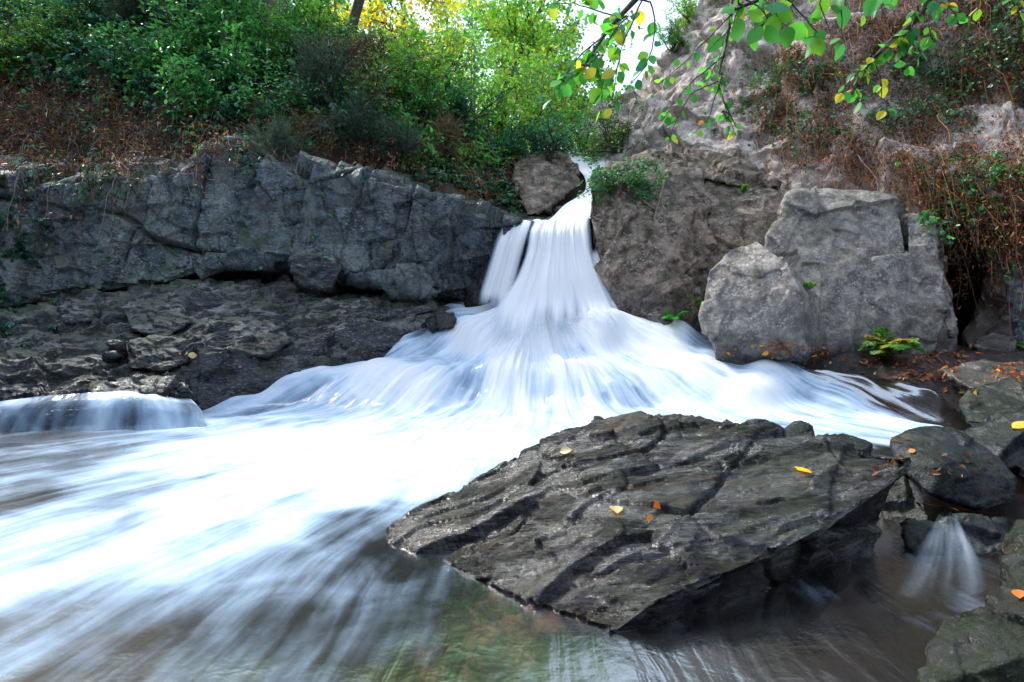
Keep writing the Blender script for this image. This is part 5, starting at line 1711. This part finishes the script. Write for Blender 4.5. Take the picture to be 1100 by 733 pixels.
# roots on the buttress
for lab, pts in [('bare pale root running down the face of the brown buttress', [(714, 192), (710, 205), (707, 218), (703, 236)]), ('thin bare root under the bush on the brown buttress', [(684, 205), (690, 216), (698, 222), (702, 225)])]:
    q, p, nr, nm = cast(np.array([a for a, b in pts], float), np.array([b for a, b in pts], float))
    c = catmull(p + nr * 0.02, 14)
    acc = Acc()
    acc.twigs((c - c[0])[None], np.linspace(0.022, 0.010, 14)[None], (0.26, 0.20, 0.15))
    o = obj('root', acc.build('root', MAT['twig'], MAT['twig']))
    o.location = c[0]
    tag(o, lab, 'root')

# ------------------------------------------------------------------ fallen leaves and sticks
acc = Acc()
q, p, nr = sample(1500, 820, 1100, 365, 440, lambda x, y: (np.abs(y - np.interp(x, [820, 900, 960, 1040, 1100], [372, 385, 394, 392, 388])) < np.interp(x, [820, 900, 960, 1100], [5, 9, 15, 18])) & patch(x, y, 20, 95, -0.4, 0.1))
litter(acc, p, nr, 0.075, [(0.22, 0.075, 0.035), (0.30, 0.10, 0.03), (0.16, 0.06, 0.04), (0.45, 0.22, 0.04)], [.45, .25, .22, .08])
q, p, nr = sample(160, 700, 1100, 340, 460, lambda x, y: (y > np.interp(x, [700, 760, 880, 1020, 1100], [345, 365, 378, 390, 390])) & (y < np.interp(x, [700, 760, 880, 1020, 1100], [358, 376, 400, 440, 440])))
litter(acc, p, nr, 0.07, [(0.50, 0.20, 0.03), (0.30, 0.10, 0.03), (0.55, 0.38, 0.05)], None)
q, p, nr = sample(420, 880, 1200, 375, 530, lambda x, y: patch(x, y, 24, 99, 0.0, 0.3), ('ground', 'rock', 'boulder'))
litter(acc, p, nr, 0.045, [(0.16, 0.06, 0.03), (0.10, 0.05, 0.03), (0.22, 0.12, 0.05)], None)
tag(obj('fallen_leaves', acc.build('fallen_leaves')), 'red brown fallen leaves strewn along the foot of the pale boulders', 'leaf litter', kind='stuff')
acc = Acc()
q, p, nr = sample(260, 0, 460, 290, 415, lambda x, y: patch(x, y, 26, 97, 0.0, 0.3), ('rock_shelf', 'rock'))
litter(acc, p, nr, 0.045, [(0.30, 0.10, 0.06), (0.20, 0.09, 0.05), (0.4, 0.2, 0.1)], None)
tag(obj('fallen_leaves', acc.build('fallen_leaves')), 'tiny reddish fallen leaves dotted over the left rock shelf', 'leaf litter', kind='stuff')

for lab, px, py, L, col, rz in [
    ('pale cream leaf highest on the slope of the huge wet rock', 602, 487, 0.075, (0.62, 0.50, 0.30), 0.1),
    ('pale yellow leaf stuck flat in the middle of the huge wet rock', 663, 554, 0.085, (0.62, 0.42, 0.20), 1.6),
    ('small orange leaf next to the pale yellow one on the huge wet rock', 693, 559, 0.06, (0.60, 0.24, 0.03), 0.4),
    ('curled orange leaf in the crack of the huge wet rock', 711, 546, 0.055, (0.50, 0.13, 0.02), 1.0),
    ('bright yellow lobed leaf near the upper end of the huge wet rock', 856, 507, 0.085, (0.75, 0.42, 0.01), 0.2),
    ('tiny rust leaf on the far ridge of the huge wet rock', 982, 488, 0.05, (0.40, 0.18, 0.06), 1.2),
    ('yellow leaf on the blue grey rock at the picture edge', 1088, 461, 0.11, (0.70, 0.42, 0.05), 0.1),
    ('pale leaf lying on the left shelf above the foam', 202, 382, 0.10, (0.60, 0.45, 0.22), 0.5),
    ('orange leaf on the mossy boulder in the bottom corner', 1096, 646, 0.05, (0.50, 0.16, 0.03), 0.9),
]:
    q, p, nr, nm = cast(np.array([px], float), np.array([py], float))
    acc = Acc()
    ax = np.array([[math.cos(rz), math.sin(rz), 0.0]])
    ax = ax - nr * (ax * nr).sum()
    big_leaves(acc, np.zeros((1, 3)), ax, nr, np.array([L]), np.array([col]))
    if 'lobed' in lab:
        for an in (-0.9, 0.9):
            c, s = math.cos(an), math.sin(an)
            a2 = ax * c + np.cross(nr, ax) * s
            big_leaves(acc, ax * L * 0.15, a2, nr, np.array([L * 0.75]), np.array([col]))
    o = obj('fallen_leaf', acc.build('fallen_leaf'))
    o.location = p[0] + nr[0] * 0.012
    tag(o, lab, 'leaf', 'single fallen leaves on the rocks')

for lab, pts in [('orange brown stick wedged under the rounded black boulder', [(985, 540), (1010, 544), (1040, 548), (1068, 552)]), ('shorter orange stick crossing under the rounded black boulder', [(1000, 552), (1020, 546), (1040, 553)])]:
    a = np.array(pts, float)
    q, p, nr, nm = cast(a[:, 0], a[:, 1])
    c = catmull(p - unit(p - CAM) * 0.03, 12)
    acc = Acc()
    acc.twigs((c - c[0])[None], np.linspace(0.006, 0.003, 12)[None], (0.40, 0.15, 0.04))
    o = obj('stick', acc.build('stick', MAT['twig'], MAT['twig']))
    o.location = c[0]
    tag(o, lab, 'stick')
